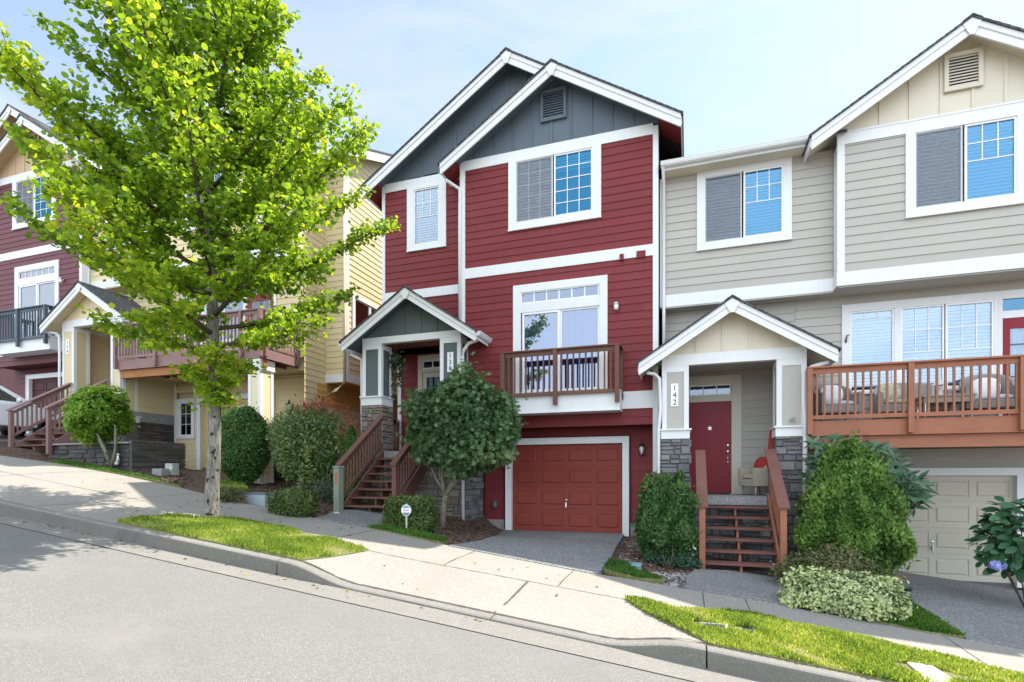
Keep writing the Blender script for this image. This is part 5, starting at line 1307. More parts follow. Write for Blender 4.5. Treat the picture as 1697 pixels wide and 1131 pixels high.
def barkmat(name, c1, c2, moss):
    t = NT(name)
    v = t.mapping((9, 9, 1.6)); n1 = t.noise(3.2, 7, .7, v, .8); n2 = t.noise(3.4, 4, .6); n3 = t.noise(9.5, 3, .55)
    col = t.mix(t.ramp(n1, [(.35, (0, 0, 0)), (.65, (1, 1, 1))]), c1, c2)
    col = t.mix(t.ramp(n3, [(.60, (0, 0, 0)), (.64, (1, 1, 1))]), col, moss)
    col = t.mix(t.ramp(n2, [(.45, (0, 0, 0)), (.7, (.5, .5, .5))]), col, mul(c1, .7))
    t.principled(col, .9, .15, t.bump(n1, .9, .02)); return t.m
M['bark'] = barkmat('grey_bark', (.085, .075, .062), (.34, .315, .275), (.022, .022, .014))
M['bark2'] = barkmat('smooth_bark', (.17, .16, .11), (.30, .28, .21), (.10, .12, .05))
M['twig'] = plain('twig', (.09, .07, .05), .85, .15)

def rough_tube(mb, path, rad, n=14, amp=.06):
    o = len(mb.v); mb.tube(path, rad, n)
    for i in range(o, len(mb.v)):
        k = (i-o)//n; c = Vector(path[min(k, len(path)-1)]); p = Vector(mb.v[i]); r = p-c
        mb.v[i] = tuple(c+r*(1+amp*math.sin(11*p.z+5*math.atan2(r.y, r.x))+random.uniform(-amp, amp)))
# ---------------------------------------------------------------- the street tree
def street_tree():
    bx_, by_, bz_ = GP(335, 862); by_ += .12
    root = thing('street_tree', 'tall leafy street tree with a grey trunk growing in the left grass verge', 'tree', (bx_, by_, bz_))
    rs = random.Random(21)
    def tp(z):
        h = z-bz_; return Vector((bx_+.022*h+.05*math.sin(h*.8), by_+.05*math.sin(h*.6+1), z))
    zs = [bz_-.15]+[bz_+.25*i for i in range(0, 39)]
    def tr(z):
        h = z-bz_; return max(.018, .112*(1-h/10.2)**.8+.045*math.exp(-h*5))
    tk = MB(); rough_tube(tk, [tp(z) for z in zs], [tr(z) for z in zs], 18, .045)
    tk.build('trunk', M['bark'], root, True)
    prof = lambda z: np.interp(z, [3.2, 3.7, 4.3, 5.2, 6.5, 7.4, 8.2, 9.0, 9.8, 10.8], [.5, 1.7, 2.55, 2.85, 2.8, 2.6, 2.1, 1.6, 1.05, .3])
    br = MB(); P, N, A, Rn = [], [], [], []
    lump = Lump(10, .9)
    def put(p, d, n, spread):
        for _ in range(n):
            q = p+Vector((rs.gauss(0, spread), rs.gauss(0, spread), rs.gauss(0, spread*.55)))
            P.append(q); N.append(Vector((rs.gauss(0, .55), rs.gauss(-.15, .55), rs.uniform(.1, 1.)))); A.append(d+Vector((rs.gauss(0, .7), rs.gauss(0, .7), rs.gauss(-.45, .5))))
            Rn.append(.5+.17*float(lump(np.array([[q.x, q.y, q.z]]))[0])+rs.gauss(0, .22))
    nb = 74
    for i in range(nb):
        t = (i+.5)/nb; z0 = bz_+1.95+(9.9-1.95-.6)*t**.95; az_ = i*2.39996+rs.uniform(-.3, .3)
        rise = rs.uniform(.35, .75) if t > .12 else rs.uniform(.1, .35)
        # length so that the tip reaches the outline at its own height
        ln = 1.
        for _ in range(4): ln = float(prof(z0+rise*ln))*rs.uniform(.80, 1.08) if _ == 3 else float(prof(z0+rise*ln))
        if t < .06: ln *= .45
        dh = Vector((math.cos(az_), math.sin(az_), 0))
        s = tp(z0); e_ = s+dh*ln+Vector((0, 0, rise*ln)); c = s+dh*ln*.5+Vector((0, 0, rise*ln*.30))
        pts = [s*(1-u)**2+c*2*u*(1-u)+e_*u*u for u in [k/8 for k in range(9)]]
        r0 = min(.045, .012+.012*ln)
        br.tube(pts, [r0*(1-.85*k/8) for k in range(9)], 6)
        dropz = -.5 if t < .1 else 0
        m = max(5, int(ln*6.5))
        for k in range(m):
            u = .16+.84*(k+rs.random())/m
            p = s*(1-u)**2+c*2*u*(1-u)+e_*u*u; d = (c-s)*(2*(1-u))+(e_-c)*(2*u); d.normalize()
            sd = d.cross(Vector((0, 0, 1))).normalized()*(1 if k % 2 else -1)
            l2 = (.30+.75*(1-u))*rs.uniform(.6, 1.2)*min(1, ln/2+.25)
            dd = (d*rs.uniform(.45, .9)+sd*rs.uniform(.5, 1.)+Vector((0, 0, rs.uniform(-.45, .6)+dropz))).normalized()
            q = p+dd*l2
            br.tube([p, p+dd*l2*.5+Vector((0, 0, .02)), q], [.007, .005, .003], 4)
            cnt = max(4, int(l2*40))
            for j in range(cnt): put(p+dd*l2*(j+rs.random())/cnt, dd, 3, .075)
        for j in range(int(ln*17)):
            u = .22+.78*rs.random(); p = s*(1-u)**2+c*2*u*(1-u)+e_*u*u; put(p, (e_-s).normalized(), 4, .10)
        put(e_, (e_-s).normalized(), 10, .07)
    # short leafy shoots low on the trunk
    for k in range(26):
        z = bz_+rs.uniform(2.0, 2.9); p = tp(z); a_ = rs.uniform(0, 6.28); d = Vector((math.cos(a_), math.sin(a_), -.3))
        q = p+d*rs.uniform(.2, .42); br.tube([p, q], [.006, .003], 4)
        for j in range(10): put(p+(q-p)*rs.uniform(.3, 1)+Vector((0, 0, -.1*rs.random())), d, 1, .05)
    br.build('branches', M['twig'], root, True)
    leaves('crown', [tuple(p) for p in P], [tuple(p) for p in N], [tuple(p) for p in A], .066, 'round', LM['katsura'], root, np.array(Rn), .15)
    return root
street_tree()
# ---------------------------------------------------------------- shrubs
def rand_dirs(n, bias, k): return unit(n)*k+np.asarray(bias)
def shrub(name, label, cat, base, c, rad, n, size, shape, mat, out=.8, k=.7, up=.3, lump=.12, f=3., shell=.35, pw=2., profile=None, stems=None, stem_r=.012, stem_mat='twig', part='foliage', rbias=.2, group=None, sizevar=.3, axup=.2, fold=.18):
    root = thing(name, label, cat, base, group)
    P, nr, lv, t = blob(c, rad, n, lump, f, shell, pw=pw, profile=profile)
    keep = P[:, 2] > np.array([ground(x, y) for x, y in P[:, :2]])+.01
    P, nr, lv, t = P[keep], nr[keep], lv[keep], t[keep]; m = len(P)
    stray = RNG.random(m) < .05; P[stray] += (nr*np.array(rad)*RNG.uniform(0, .20, (m, 1))+unit(m)*.02)[stray]
    nrm = nr*out+unit(m)*k+np.array([0, 0, up]); ax = unit(m)*(1 if axup < .5 else .55)+nr*.4+np.array([0, 0, axup])
    rn = .45+rbias*lv+RNG.normal(0, .22, m)
    if rbias: rn = rn
    leaves(part, P, nrm, ax, size, shape, mat, root, rn, fold, sizevar)
    if stems:
        mb = MB(); L = []
        for path, r in stems: mb.tube(path, r, 8)
        mb.build('stem', M[stem_mat], root, True)
    return root
def stems_to(base, c, rad, n, r=.014, spread=.12):
    out = []
    for i in range(n):
        a = 6.28*i/n+random.random(); b = Vector(base)+Vector((math.cos(a)*spread*.4, math.sin(a)*spread*.4, -.05))
        e = Vector(c)+Vector((math.cos(a)*rad[0]*.55, math.sin(a)*rad[1]*.55, rad[2]*random.uniform(-.1, .4)))
        m_ = b*.5+e*.5+Vector((math.cos(a)*spread, math.sin(a)*spread, -.05))
        out.append(([tuple(b), tuple(m_), tuple(e)], [r, r*.75, r*.4]))
    return out
def scr(px, py, Y): return (PX(px, Y), Y, PZ(px, py, Y))
def size_at(px, w, Y):      # metres that w pixels cover around px at depth Y
    a = (px-CX)/F; return w/F*Y/(a*SN+CS)
# clipped maple in front of the red house
b = GP(733, 869); Yc = b[1]-.05
c = scr(768, 706, Yc); rw, rh = size_at(768, 88, Yc), size_at(768, 80, Yc)
st = [([(b[0], b[1], b[2]-.1), (b[0]+.03, b[1], b[2]+.35), (b[0]+.08, b[1], b[2]+.62)], [.075, .055, .05])]
for i, (dx, dy, dz) in enumerate(((-.10, .05, 1.5), (.06, -.1, 1.6), (.42, .08, 1.55), (.60, -.12, 1.45), (.30, .3, 1.6), (-.3, -.15, 1.6))):
    p0 = Vector((b[0]+.07, b[1], b[2]+.5+.03*i)); p2 = Vector((b[0]+dx, b[1]+dy, b[2]+dz)); st.append(([tuple(p0), tuple(p0*.55+p2*.45+Vector((-.05 if dx < .2 else .05, 0, -.05))), tuple(p2)], [.034, .028, .018]))
shrub('ornamental_tree', 'small clipped maple with a dense round dark crown before the red house', 'tree', b, c, (rw*.98, rw*.85, rh*.95), 15000, .115, 'palm', LM['maple'], .6, .8, .45, .17, 4.2, .5, 2.35, None, st, stem_mat='bark2', part='crown', rbias=.22)
# low hedge block behind the yard sign
b = GP(678, 880); Y = b[1]+.28
shrub('hedge', 'low clipped box hedge right behind the octagonal yard sign', 'hedge', b, (PX(680, Y), Y, b[2]+.27), (size_at(680, 40, Y), .36, .36), 9500, .040, 'oval', LM['box'], .8, .8, .3, .05, 4, .3, 5., part='foliage', rbias=.15, stems=stems_to(b, (PX(680, Y), Y, b[2]+.3), (.3, .2, .2), 6))
# low hedge on the left bed
b = GP(485, 857); Y = b[1]+.25
shrub('hedge', 'low clipped box hedge at the sidewalk edge left of the stair', 'hedge', b, (PX(486, Y), Y, b[2]+.22), (size_at(486, 37, Y), .33, .30), 8000, .042, 'oval', LM['box'], .8, .8, .3, .07, 4, .3, 4., rbias=.15, stems=stems_to(b, (PX(486, Y), Y, b[2]+.25), (.3, .2, .2), 6))
# lime green clipped shrub in front of the dark stone
b = GP(178, 772); Y = b[1]+.1
c = scr(162, 688, Y); st = []
for i, (dx, dy, dz) in enumerate(((-.9, .1, 1.25), (-.5, -.2, 1.35), (-.2, .2, 1.4), (.2, 0, 1.4), (-.7, -.1, 1.2))):
    p0 = Vector((b[0], Y, b[2]-.05)); p2 = Vector((b[0]+dx*.7, Y+dy, b[2]+dz*.75)); st.append(([tuple(p0), tuple(p0*.5+p2*.5+Vector((.08, 0, -.06))), tuple(p2)], [.045, .035, .02]))
shrub('shrub', 'bright lime green rounded shrub on bare stems before dark stone', 'shrub', b, c, (size_at(162, 46, Y), .6, size_at(162, 40, Y)), 10000, .095, 'oval', LM['lime'], .7, .7, .4, .16, 4.2, .5, 2.5, None, st, stem_mat='bark2', rbias=.2)
# clipped oval shrub
Y = 10.75; b = (PX(404, Y), Y, ground(PX(404, Y), Y)); H = PZ(404, 797, Y)
zt = PZ(402, 676, Y)
shrub('shrub', 'tall clipped egg shaped green shrub in front of the yellow garage', 'shrub', b, (PX(403, Y), Y, .5*(H+zt)-.02), (size_at(403, 37, Y), size_at(403, 35, Y), .5*(zt-H)+.04), 17000, .055, 'oval', LM['oval'], .8, .7, .2, .05, 4, .22, 2.3, lambda t: .80+.30*math.sin(math.pi*(.18+.62*t)), rbias=.12, stems=stems_to(b, (PX(403, Y), Y, H+.5), (.3, .3, .3), 6))
# small round shrub
b = GP(452, 799); Y = b[1]+.35
shrub('shrub', 'small loose round shrub between the egg shaped shrub and the photinia', 'shrub', b, (PX(450, Y), Y, b[2]+.36), (size_at(450, 26, Y), .4, .40), 5500, .055, 'oval', LM['box'], .7, .8, .3, .14, 4, .45, 2.2, rbias=.2, stems=stems_to(b, (PX(450, Y), Y, b[2]+.36), (.3, .3, .3), 5))
# photinia on a stump
b = GP(498, 818); Y = b[1]+.12
c = scr(511, 741, Y)
st = [([(b[0], Y, b[2]-.1), (b[0]+.01, Y, b[2]+.3), (b[0]+.02, Y, b[2]+.52)], [.16, .13, .12])]+stems_to((b[0]+.02, Y, b[2]+.45), c, (.7, .6, .5), 9, .025)
ph = shrub('shrub', 'large glossy photinia with red new shoots on a thick stump', 'shrub', b, c, (size_at(512, 61, Y), .72, size_at(512, 62, Y)), 10500, .115, 'lance', LM['photinia'], .55, .9, .4, .16, 3.2, .6, 2.5, lambda t: .72+.36*t if t < .8 else 1.0, st, rbias=.2, stem_mat='bark2')
n = 260; top = np.array(scr(533, 676, Y)); Pn = top+RNG.normal(0, 1, (n, 3))*np.array([.26, .2, .10])
leaves('new_shoots', Pn, unit(n), unit(n)*.6+np.array([0, 0, 1]), .10, 'lance', LM['photinia_red'], ph)['kind'] = 'stuff'
P_ = np.array(scr(575, 715, Y))+RNG.normal(0, 1, (120, 3))*np.array([.1, .1, .22]); leaves('new_shoots', P_, unit(120), unit(120)+np.array([.6, 0, .6]), .09, 'lance', LM['photinia_red'], ph)['kind'] = 'stuff'
# low branches hanging under the photinia
P_, nr_, lv_, t_ = blob(scr(528, 790, Y+.1), (.75, .5, .38), 1600, .2, 3, .8); leaves('low_foliage', P_, nr_+unit(1600), unit(1600), .10, 'lance', LM['photinia'], ph)
# grey leaved plant beside the green pedestal
b = GP(540, 833); Y = b[1]+.3
shrub('shrub', 'grey leaved low shrub beside the pale green pedestal', 'shrub', b, (PX(541, Y), Y, b[2]+.25), (size_at(541, 24, Y), .35, .3), 3200, .055, 'lance', LM['grey'], .6, .9, .4, .2, 4, .6, 2., rbias=.2, stems=stems_to(b, (PX(541, Y), Y, b[2]+.3), (.3, .3, .2), 7))
# dark sprawling plant to the right of the trunk
b = GP(376, 834); Y = b[1]+.2
shrub('shrub', 'dark sprawling low plant just right of the tree trunk', 'shrub', b, (PX(377, Y), Y, b[2]+.14), (size_at(377, 27, Y), .3, .2), 2600, .05, 'lance', LM['abelia'], .5, .9, .5, .25, 4, .7, 2., rbias=.3, stems=stems_to(b, (PX(377, Y), Y, b[2]+.14), (.3, .2, .1), 6))
# evergreen peeping above the left handrail
b = (PX(582, 11.0), 11.0, ground(PX(582, 11.0), 11.0)); 
shrub('shrub', 'small dark conical evergreen behind the left handrail of the red house', 'shrub', b, (b[0], 11.0, b[2]+.85), (.36, .36, 1.02), 6500, .07, 'spray', LM['thuja'], .7, .6, .4, .1, 4, .35, 2., lambda t: 1.12-.85*t, rbias=.15, stems=[([b, (b[0], b[1], b[2]+1.4)], [.03, .01])])
# arborvitae left of the right stair
b = GP(1108, 938); Y = b[1]+.42
zt = PZ(1108, 797, Y); H = b[2]
shrub('arborvitae', 'rounded dark arborvitae left of the cedar stair, with brown patches', 'shrub', b, (PX(1107, Y), Y, .5*(H+zt)), (size_at(1107, 46, Y), size_at(1107, 44, Y), .5*(zt-H)+.02), 24000, .068, 'spray', LM['thuja_dark'], .8, .8, .1, .15, 6.0, .32, 2.5, lambda t: 1.06-.22*t, rbias=.20, stems=stems_to(b, (PX(1107, Y), Y, H+.5), (.3, .3, .3), 5), axup=.75)
# large arborvitae
b = GP(1412, 985); Y = b[1]+.62; H = b[2]
zt = PZ(1412, 742, Y)
shrub('arborvitae', 'large broad green arborvitae right of the cedar stair before the beige garage', 'shrub', b, (PX(1412, Y), Y, .5*(H+zt)), (size_at(1412, 77, Y), size_at(1412, 70, Y), .5*(zt-H)-.02), 62000, .075, 'spray', LM['thuja'], .8, .8, .1, .13, 7.5, .3, 2.3, lambda t: .84+.53*t if t < .3 else 1.0-.40*((t-.3)/.7)**1.5, rbias=.26, stems=stems_to(b, (PX(1412, Y), Y, H+.6), (.4, .4, .4), 6), axup=.75)
# rhododendron behind it: whorls of long leaves on open stems
def rhodo():
    Y = 10.95; b = (PX(1425, Y), Y, ground(PX(1425, Y), Y))
    root = thing('rhododendron', 'leggy rhododendron with whorled leathery leaves behind the large arborvitae', 'shrub', b)
    mb = MB(); P, N, A = [], [], []
    spots = [(1365, 740), (1352, 758), (1340, 790), (1375, 762), (1402, 738), (1420, 745), (1438, 742), (1450, 742), (1362, 810), (1470, 745), (1482, 758), (1490, 775), (1500, 790), (1512, 800), (1522, 795), (1520, 815), (1532, 806), (1505, 818), (1495, 835), (1512, 838), (1488, 812), (1476, 795), (1464, 770), (1450, 760), (1384, 728), (1392, 748), (1345, 772), (1480, 785), (1347, 735), (1508, 830), (1526, 828), (1470, 815), (1370, 780), (1385, 770), (1485, 800), (1500, 805)]
    for px, py in spots:
        y = Y+random.uniform(-.45, .35); c = Vector(scr(px, py, y)); s = Vector((b[0]+random.uniform(-.25, .25), Y, b[2]+.2))
        mb.tube([tuple(s), tuple(s*.45+c*.55+Vector((0, 0, -.18))), tuple(c)], [.022, .014, .008], 6)
        n = random.randint(12, 17)
        for k in range(n):
            a = 6.28*k/n+random.random()*.3; el_ = random.uniform(-.25, .55)
            A.append((math.cos(a), math.sin(a), el_)); P.append(tuple(c+Vector((0, 0, random.uniform(-.03, .02))))); N.append((-math.cos(a)*el_+random.gauss(0, .25), -math.sin(a)*el_-.75+random.gauss(0, .25), .8))
    mb.build('stem', M['bark2'], root, True)
    leaves('foliage', P, N, A, .225, 'lance', LM['rhodo'], root, None, .25)
rhodo()
# brown green abelia and the variegated euonymus in front of it
b = GP(1370, 1000); Y = GP(1370, 990)[1]+.35
shrub('shrub', 'brownish green small leaved shrub between the stair foot and the variegated shrub', 'shrub', b, (PX(1372, Y), Y, PZ(1372, 955, Y)-.02), (size_at(1372, 82, Y), .5, size_at(1372, 42, Y)), 10500, .042, 'oval', LM['abelia'], .6, .9, .4, .18, 4.5, .5, 2.3, rbias=.28, stems=stems_to(b, (PX(1372, Y), Y, b[2]+.3), (.5, .4, .2), 8))
b = GP(1390, 1020); Y = b[1]+.30
shrub('shrub', 'cream and green variegated euonymus spilling towards the sidewalk', 'shrub', b, (PX(1392, Y), Y, b[2]+.15), (size_at(1392, 86, Y), .40, .36), 9000, .058, 'oval', LM['varieg'], .7, .7, .4, .16, 4., .35, 2.6, rbias=.3, stems=stems_to(b, (PX(1392, Y), Y, b[2]+.2), (.5, .4, .2), 8))
# hydrangea with one blue head
def hydrangea():
    Y = 10.9; b = (PX(1700, Y), Y, ground(PX(1700, Y), Y))
    root = thing('hydrangea', 'dark leaved hydrangea with one lilac blue flower head at the right edge', 'shrub', b)
    c = np.array(scr(1692, 888, Y)); n = 640
    P, nr, lv, t = blob(c, (size_at(1700, 52, Y), .6, size_at(1700, 58, Y)), n, .2, 3, .75)
    leaves('foliage', P, nr*.4+unit(n)*.55+np.array([0, -.25, .8]), nr+unit(n)*.5+np.array([0, 0, -.15]), .19, 'oval', LM['hydrangea'], root, None, .22)
    low = np.array([scr(px, py, Y-.2) for px, py in ((1632, 920), (1640, 933), (1645, 918), (1660, 921), (1675, 920), (1680, 838), (1690, 845), (1695, 832))])
    leaves('foliage', low, unit(8)*.4+np.array([0, -.6, .9]), unit(8)*.5+np.array([-1, 0, .1]), .20, 'oval', LM['hydrangea'], root, None, .2)
    mb = MB(); g0 = Vector(b)
    for px, py in ((1645, 922), (1690, 838), (1680, 880), (1720, 870), (1655, 930), (1700, 850)):
        e = Vector(scr(px, py, Y-.15)); mb.tube([tuple(g0), tuple(g0*.4+e*.6+Vector((0, 0, .1))), tuple(e)], [.012, .01, .006], 6)
    mb.build('stem', M['twig'], root, True)
    fc = np.array(scr(1653, 937, Y-.35)); d = unit(420); Pf = fc+d*np.array([.115, .10, .088])*(1-.12*RNG.random((420, 1)))
    leaves('flower_head', Pf, d+unit(420)*.3, unit(420), .036, 'round', LM['bloom'], root)
hydrangea()
# blue green ground cover with small daisies at the arborvitae's foot
b = GP(1112, 935); Y = b[1]+.12
gc = shrub('ground_cover', 'blue green low ground cover with tiny daisies under the rounded arborvitae', 'plant', b, (PX(1112, Y), Y, b[2]+.07), (size_at(1112, 46, Y), .32, .17), 4200, .05, 'lance', LM['blue'], .4, .9, .6, .2, 4, .6, 2.3, rbias=.2)
P_ = np.array(scr(1142, 918, Y))+RNG.normal(0, 1, (46, 3))*np.array([.07, .12, .10]); leaves('flowers', P_, unit(46)*.5+np.array([0, -.6, .6]), unit(46), .026, 'round', LM['daisy'], gc)['kind'] = 'stuff'
# hosta at the drive edge
b = GP(1477, 990); n = 46; a_ = RNG.uniform(0, 6.28, n)
ho = thing('hosta', 'small blue green hosta at the foot of the large arborvitae', 'plant', b)
P_ = np.array(b)+np.stack([np.cos(a_)*.12, np.sin(a_)*.12, .06+.1*RNG.random(n)], 1)
leaves('foliage', P_, np.stack([-np.cos(a_)*.3, -np.sin(a_)*.3, np.ones(n)], 1), np.stack([np.cos(a_), np.sin(a_), .3*np.ones(n)], 1), .17, 'oval', LM['blue'], ho, None, .25)
# trailing plant hanging in the red porch
Yh = 12.15; hb = scr(656, 596, Yh)
hp = thing('hanging_plant', 'trailing leafy plant in a basket hanging under the red porch roof', 'plant', (hb[0], hb[1], hb[2]-.2))
mb = MB(); mb.lathe([(.04, -.14), (.10, -.10), (.13, 0), (.12, .0)], hb, 12); mb.build('basket', M['greybox'], hp, True)
mb = MB()
for k in range(3): a = k*2.1; mb.tube([(hb[0]+.12*math.cos(a), hb[1]+.12*math.sin(a), hb[2]), (hb[0], hb[1], hb[2]+.42)], .004, 5)
mb.build('wire', M['metal'], hp)
P_ = np.concatenate([np.array(hb)+RNG.normal(0, 1, (240, 3))*np.array([.13, .12, .10])]+[np.array(hb)+np.stack([x+RNG.normal(0, .03, 60), y+RNG.normal(0, .03, 60), -ln*RNG.random(60)], 1) for x, y, ln in ((-.05, 0, 1.0), (.08, .05, .7), (.02, -.08, 1.15), (.14, 0, .45), (-.12, .03, .5))])
n = len(P_); leaves('foliage', P_, unit(n)+np.array([0, -.6, .4]), unit(n)*.6+np.array([0, 0, -1]), .075, 'oval', LM['vine'], hp, None, .2)
# ---------------------------------------------------------------- grass, chips and gravel: nobody could count them
def inpoly(p, poly):
    c = False; j = len(poly)-1
    for i in range(len(poly)):
        if (poly[i][1] > p[1]) != (poly[j][1] > p[1]) and p[0] < (poly[j][0]-poly[i][0])*(p[1]-poly[i][1])/(poly[j][1]-poly[i][1])+poly[i][0]: c = not c
        j = i
    return c
def scatter(poly, n, xr=None):
    xs, ys = [p[0] for p in poly], [p[1] for p in poly]; out = []
    lo, hi = (xr or (min(xs), max(xs)))
    tries = 0
    while len(out) < n and tries < n*12:
        tries += 1
        p = (random.uniform(lo, hi), random.uniform(min(ys), max(ys)))
        if inpoly(p, poly): out.append(p)
    return out
def lawn(name, poly, zf, n, h, mat, bald=0., holes=(), xr=None, tuft=0.):
    L = Lump(16, 3.0); pts = scatter(poly, n, xr)
    pts = [p for p in pts if all((p[0]-a)**2/(ra*ra)+(p[1]-b)**2/(rb*rb) > 1 for a, b, ra, rb in holes)]
    P = np.array([(x, y, zf(x, y)) for x, y in pts]); lv = L(P*np.array([1.6, 1.6, 0])); m = len(P)
    keep = RNG.random(m) > bald*np.clip(.55*lv+.1, 0, .92); P, lv = P[keep], lv[keep]; m = len(P)
    ax = RNG.normal(0, .38, (m, 3)); ax[:, 2] = 1; nrm = unit(m); nrm[:, 2] *= .2
    hh = h*(1+.35*lv*tuft)
    o = leaves(name, P, nrm, ax, np.clip(hh, .3*h, 1.8*h), 'lance', mat, None, .40+.24*lv+RNG.normal(0, .22, m), .1, .55)
    return tag(o, kind='stuff')
HOLES = [(*GP(1172, 1040)[:2], .21, .13), (*GP(1234, 1046)[:2], .14, .10)]
zv = lambda x, y: zwalk(x, y)+.012
lawn('grass', grass2, zv, 72000, .046, LM['grass'], .8, HOLES+[(*GP(1543, 1117)[:2], .34, .17)], (-1.2, lx+1.0), -.8)
lawn('grass', grass1, zv, 38000, .046, LM['grass'], 1.0, [], None, -.9)
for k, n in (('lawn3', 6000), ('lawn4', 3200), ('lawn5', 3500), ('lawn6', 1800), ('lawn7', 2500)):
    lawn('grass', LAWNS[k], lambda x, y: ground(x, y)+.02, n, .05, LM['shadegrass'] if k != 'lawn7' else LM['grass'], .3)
def chips(name, poly, n, mat, sx, zf, xr=None):
    mb = MB()
    for x, y in scatter(poly, n, xr):
        z = zf(x, y); a = random.uniform(0, 3.14); l = sx*random.uniform(.5, 1.4); w_ = l*random.uniform(.25, .5)
        d = Vector((math.cos(a), math.sin(a), random.gauss(0, .3))).normalized(); c = Vector((x, y, z+l*.12))
        mb.bar(tuple(c-d*l/2), tuple(c+d*l/2), w_, w_*.45, (random.gauss(0, .4), random.gauss(0, .4), 1))
    return tag(mb.build(name, mat), kind='stuff')
M['chip'] = stonemat('bark_chip', [(.045, .027, .02), (.09, .05, .036), (.15, .09, .065), (.21, .145, .11), (.07, .045, .035)])
M['chip_red'] = stonemat('red_chip', [(.16, .08, .055), (.26, .14, .10), (.33, .20, .15)])
M['gravel'] = stonemat('gravel_stone', [(.22, .22, .22), (.36, .35, .34), (.5, .49, .47), (.16, .16, .16)])
gz = lambda x, y: groundz(x, y)+.0
bed1 = gp((720, 893), (660, 872), (668, 850), (775, 862), (835, 872), (830, 888), (800, 894), (770, 899))
bed2 = gp((372, 830), (462, 844), (556, 864), (556, 800), (470, 790), (400, 795))
bed3 = gp((1032, 892), (1068, 880), (1150, 900), (1152, 945), (1130, 972), (1062, 960), (1004, 948))
bed4 = gp((90, 766), (198, 785), (300, 806), (320, 796), (300, 775), (215, 765), (120, 745))
for nm, bd, n in (('bark_chips', bed1, 2600), ('bark_chips', bed2, 3600), ('bark_chips', bed3, 2200), ('bark_chips', bed4, 2600)): chips(nm, bd, n, M['chip'], .06, gz)
chips('gravel', gp((1060, 950), (1090, 940), (1140, 948), (1136, 972), (1100, 968)), 900, M['gravel'], .045, gz)
chips('gravel', gp((1040, 893), (1060, 890), (1066, 925), (1020, 935)), 500, M['gravel'], .03, gz)

# dry leaves and grit in the gutter and on the pavement under the tree
lf = []
for k in range(170):
    x = random.gauss(-6.8, 3.0); y = random.choice((random.uniform(KY-.30, KY-.02), random.uniform(KY-.12, KY-.01), random.uniform(7.0, 8.2), random.uniform(5.7, 8.0)))
    if x < -16 or x > 5: continue
    lf.append((x, y, (roadz(x, y)+.012*(KY-y)+.012) if y < KY else zwalk(x, y)+.010))
lf = np.array(lf); n = len(lf)
LM['litter'] = leafmat('dry_leaf', (.10, .07, .03), (.20, .15, .06), (.30, .27, .08), .1, .8, .1)
tag(leaves('leaf_litter', lf, unit(n)*.35+np.array([0, 0, 1]), unit(n)*np.array([1, 1, .05]), .032, 'round', LM['litter'], None, None, .3, .5), kind='stuff')
# ================================================================ things standing about
# octagonal yard sign
def yard_sign():
    x, y, z = GP(673.5, 881); hz = PZ(674, 846, y); r = size_at(674, 9.6, y)
    root = thing('yard_sign', 'small white and blue octagonal yard sign on a thin pale stake', 'sign', (x, y, z))
    MB().box(x-.016, x+.016, y-.002, y+.008, z-.06, hz+r*1.12).build('stake', plain('stake_paint', (.46, .52, .40), .5, .3), root)
    oc = lambda rr: [(x+rr*math.cos(R(22.5+45*k)), hz+rr*math.sin(R(22.5+45*k))) for k in range(8)]
    MB().pxz(oc(r), y-.012, y-.003).build('sign_plate', M['white_clean'], root)
    bl = plain('sign_blue', (.16, .30, .42), .4, .4); dk = plain('sign_dark', (.035, .055, .085), .4, .4); rd = plain('sign_red', (.62, .36, .38), .5, .3)
    po = oc(r*.86)
    def band(z0, z1, m, nm):
        q = clip(po, [(0, 1, z1), (0, -1, -z0)]); MB().pxz(q, y-.0145, y-.0125).build(nm, m, root)
    band(hz+r*.38, hz+r*.9, bl, 'blue_band'); band(hz-r*.9, hz-r*.40, dk, 'dark_band')
    mk = MB()
    for i, (a, w_, h_) in enumerate(((-.52, .10, .30), (-.36, .06, .34), (-.24, .16, .26), (-.02, .12, .34), (.16, .07, .30), (.28, .16, .30), (.48, .10, .26))):
        mk.box(x+a*r, x+(a+w_)*r, y-.0150, y-.0126, hz-r*.14, hz-r*.14+h_*r)
    mk.build('faded_marks', rd, root)
    mk = MB()
    for a, w_ in ((-.3, .2), (-.05, .12), (.12, .22)): mk.box(x+a*r, x+(a+w_)*r, y-.0165, y-.0146, hz-r*.62, hz-r*.50)
    mk.build('pale_marks', plain('sign_grey', (.4, .42, .45), .5, .3), root)
yard_sign()
# utility pedestal left of the red house's stair
x, y, z = GP(556, 849); y += .1; zt = PZ(557, 775, y); w_ = size_at(557, 5.2, y)
pg = plain('pedestal_green', (.20, .235, .18), .55, .3)
ped = thing('utility_pedestal', 'pale green utility pedestal left of the brown stair', 'utility box', (x, y, z))
MB().box(x-w_, x+w_, y-.09, y+.09, z-.1, zt).build('housing', pg, ped, bevel=.012)
MB().box(x-w_-.012, x+w_+.012, y-.102, y+.102, zt-.02, zt+.03).build('lid', pg, ped, bevel=.012); MB().box(x-w_-.006, x+w_+.006, y-.096, y+.096, z+.30, z+.33).build('band', pg, ped)
st = MB()
for k in range(3): st.box(x-.02, x+.03, y-.0935, y-.0905, zt-.36+k*.085, zt-.29+k*.085)
st.build('sticker', plain('sticker_red', (.45, .07, .04), .5, .3), ped)
x, y, z = GP(559, 852); o = MB().lathe([(.05, 0), (.07, .012), (.065, .03), (.0, .045)], (x-.02, y, z), 12).build('pebble', plain('pebble_pale', (.5, .47, .4), .8, .2), None, True); tag(o, 'pale flat pebble at the foot of the green pedestal', 'stone')
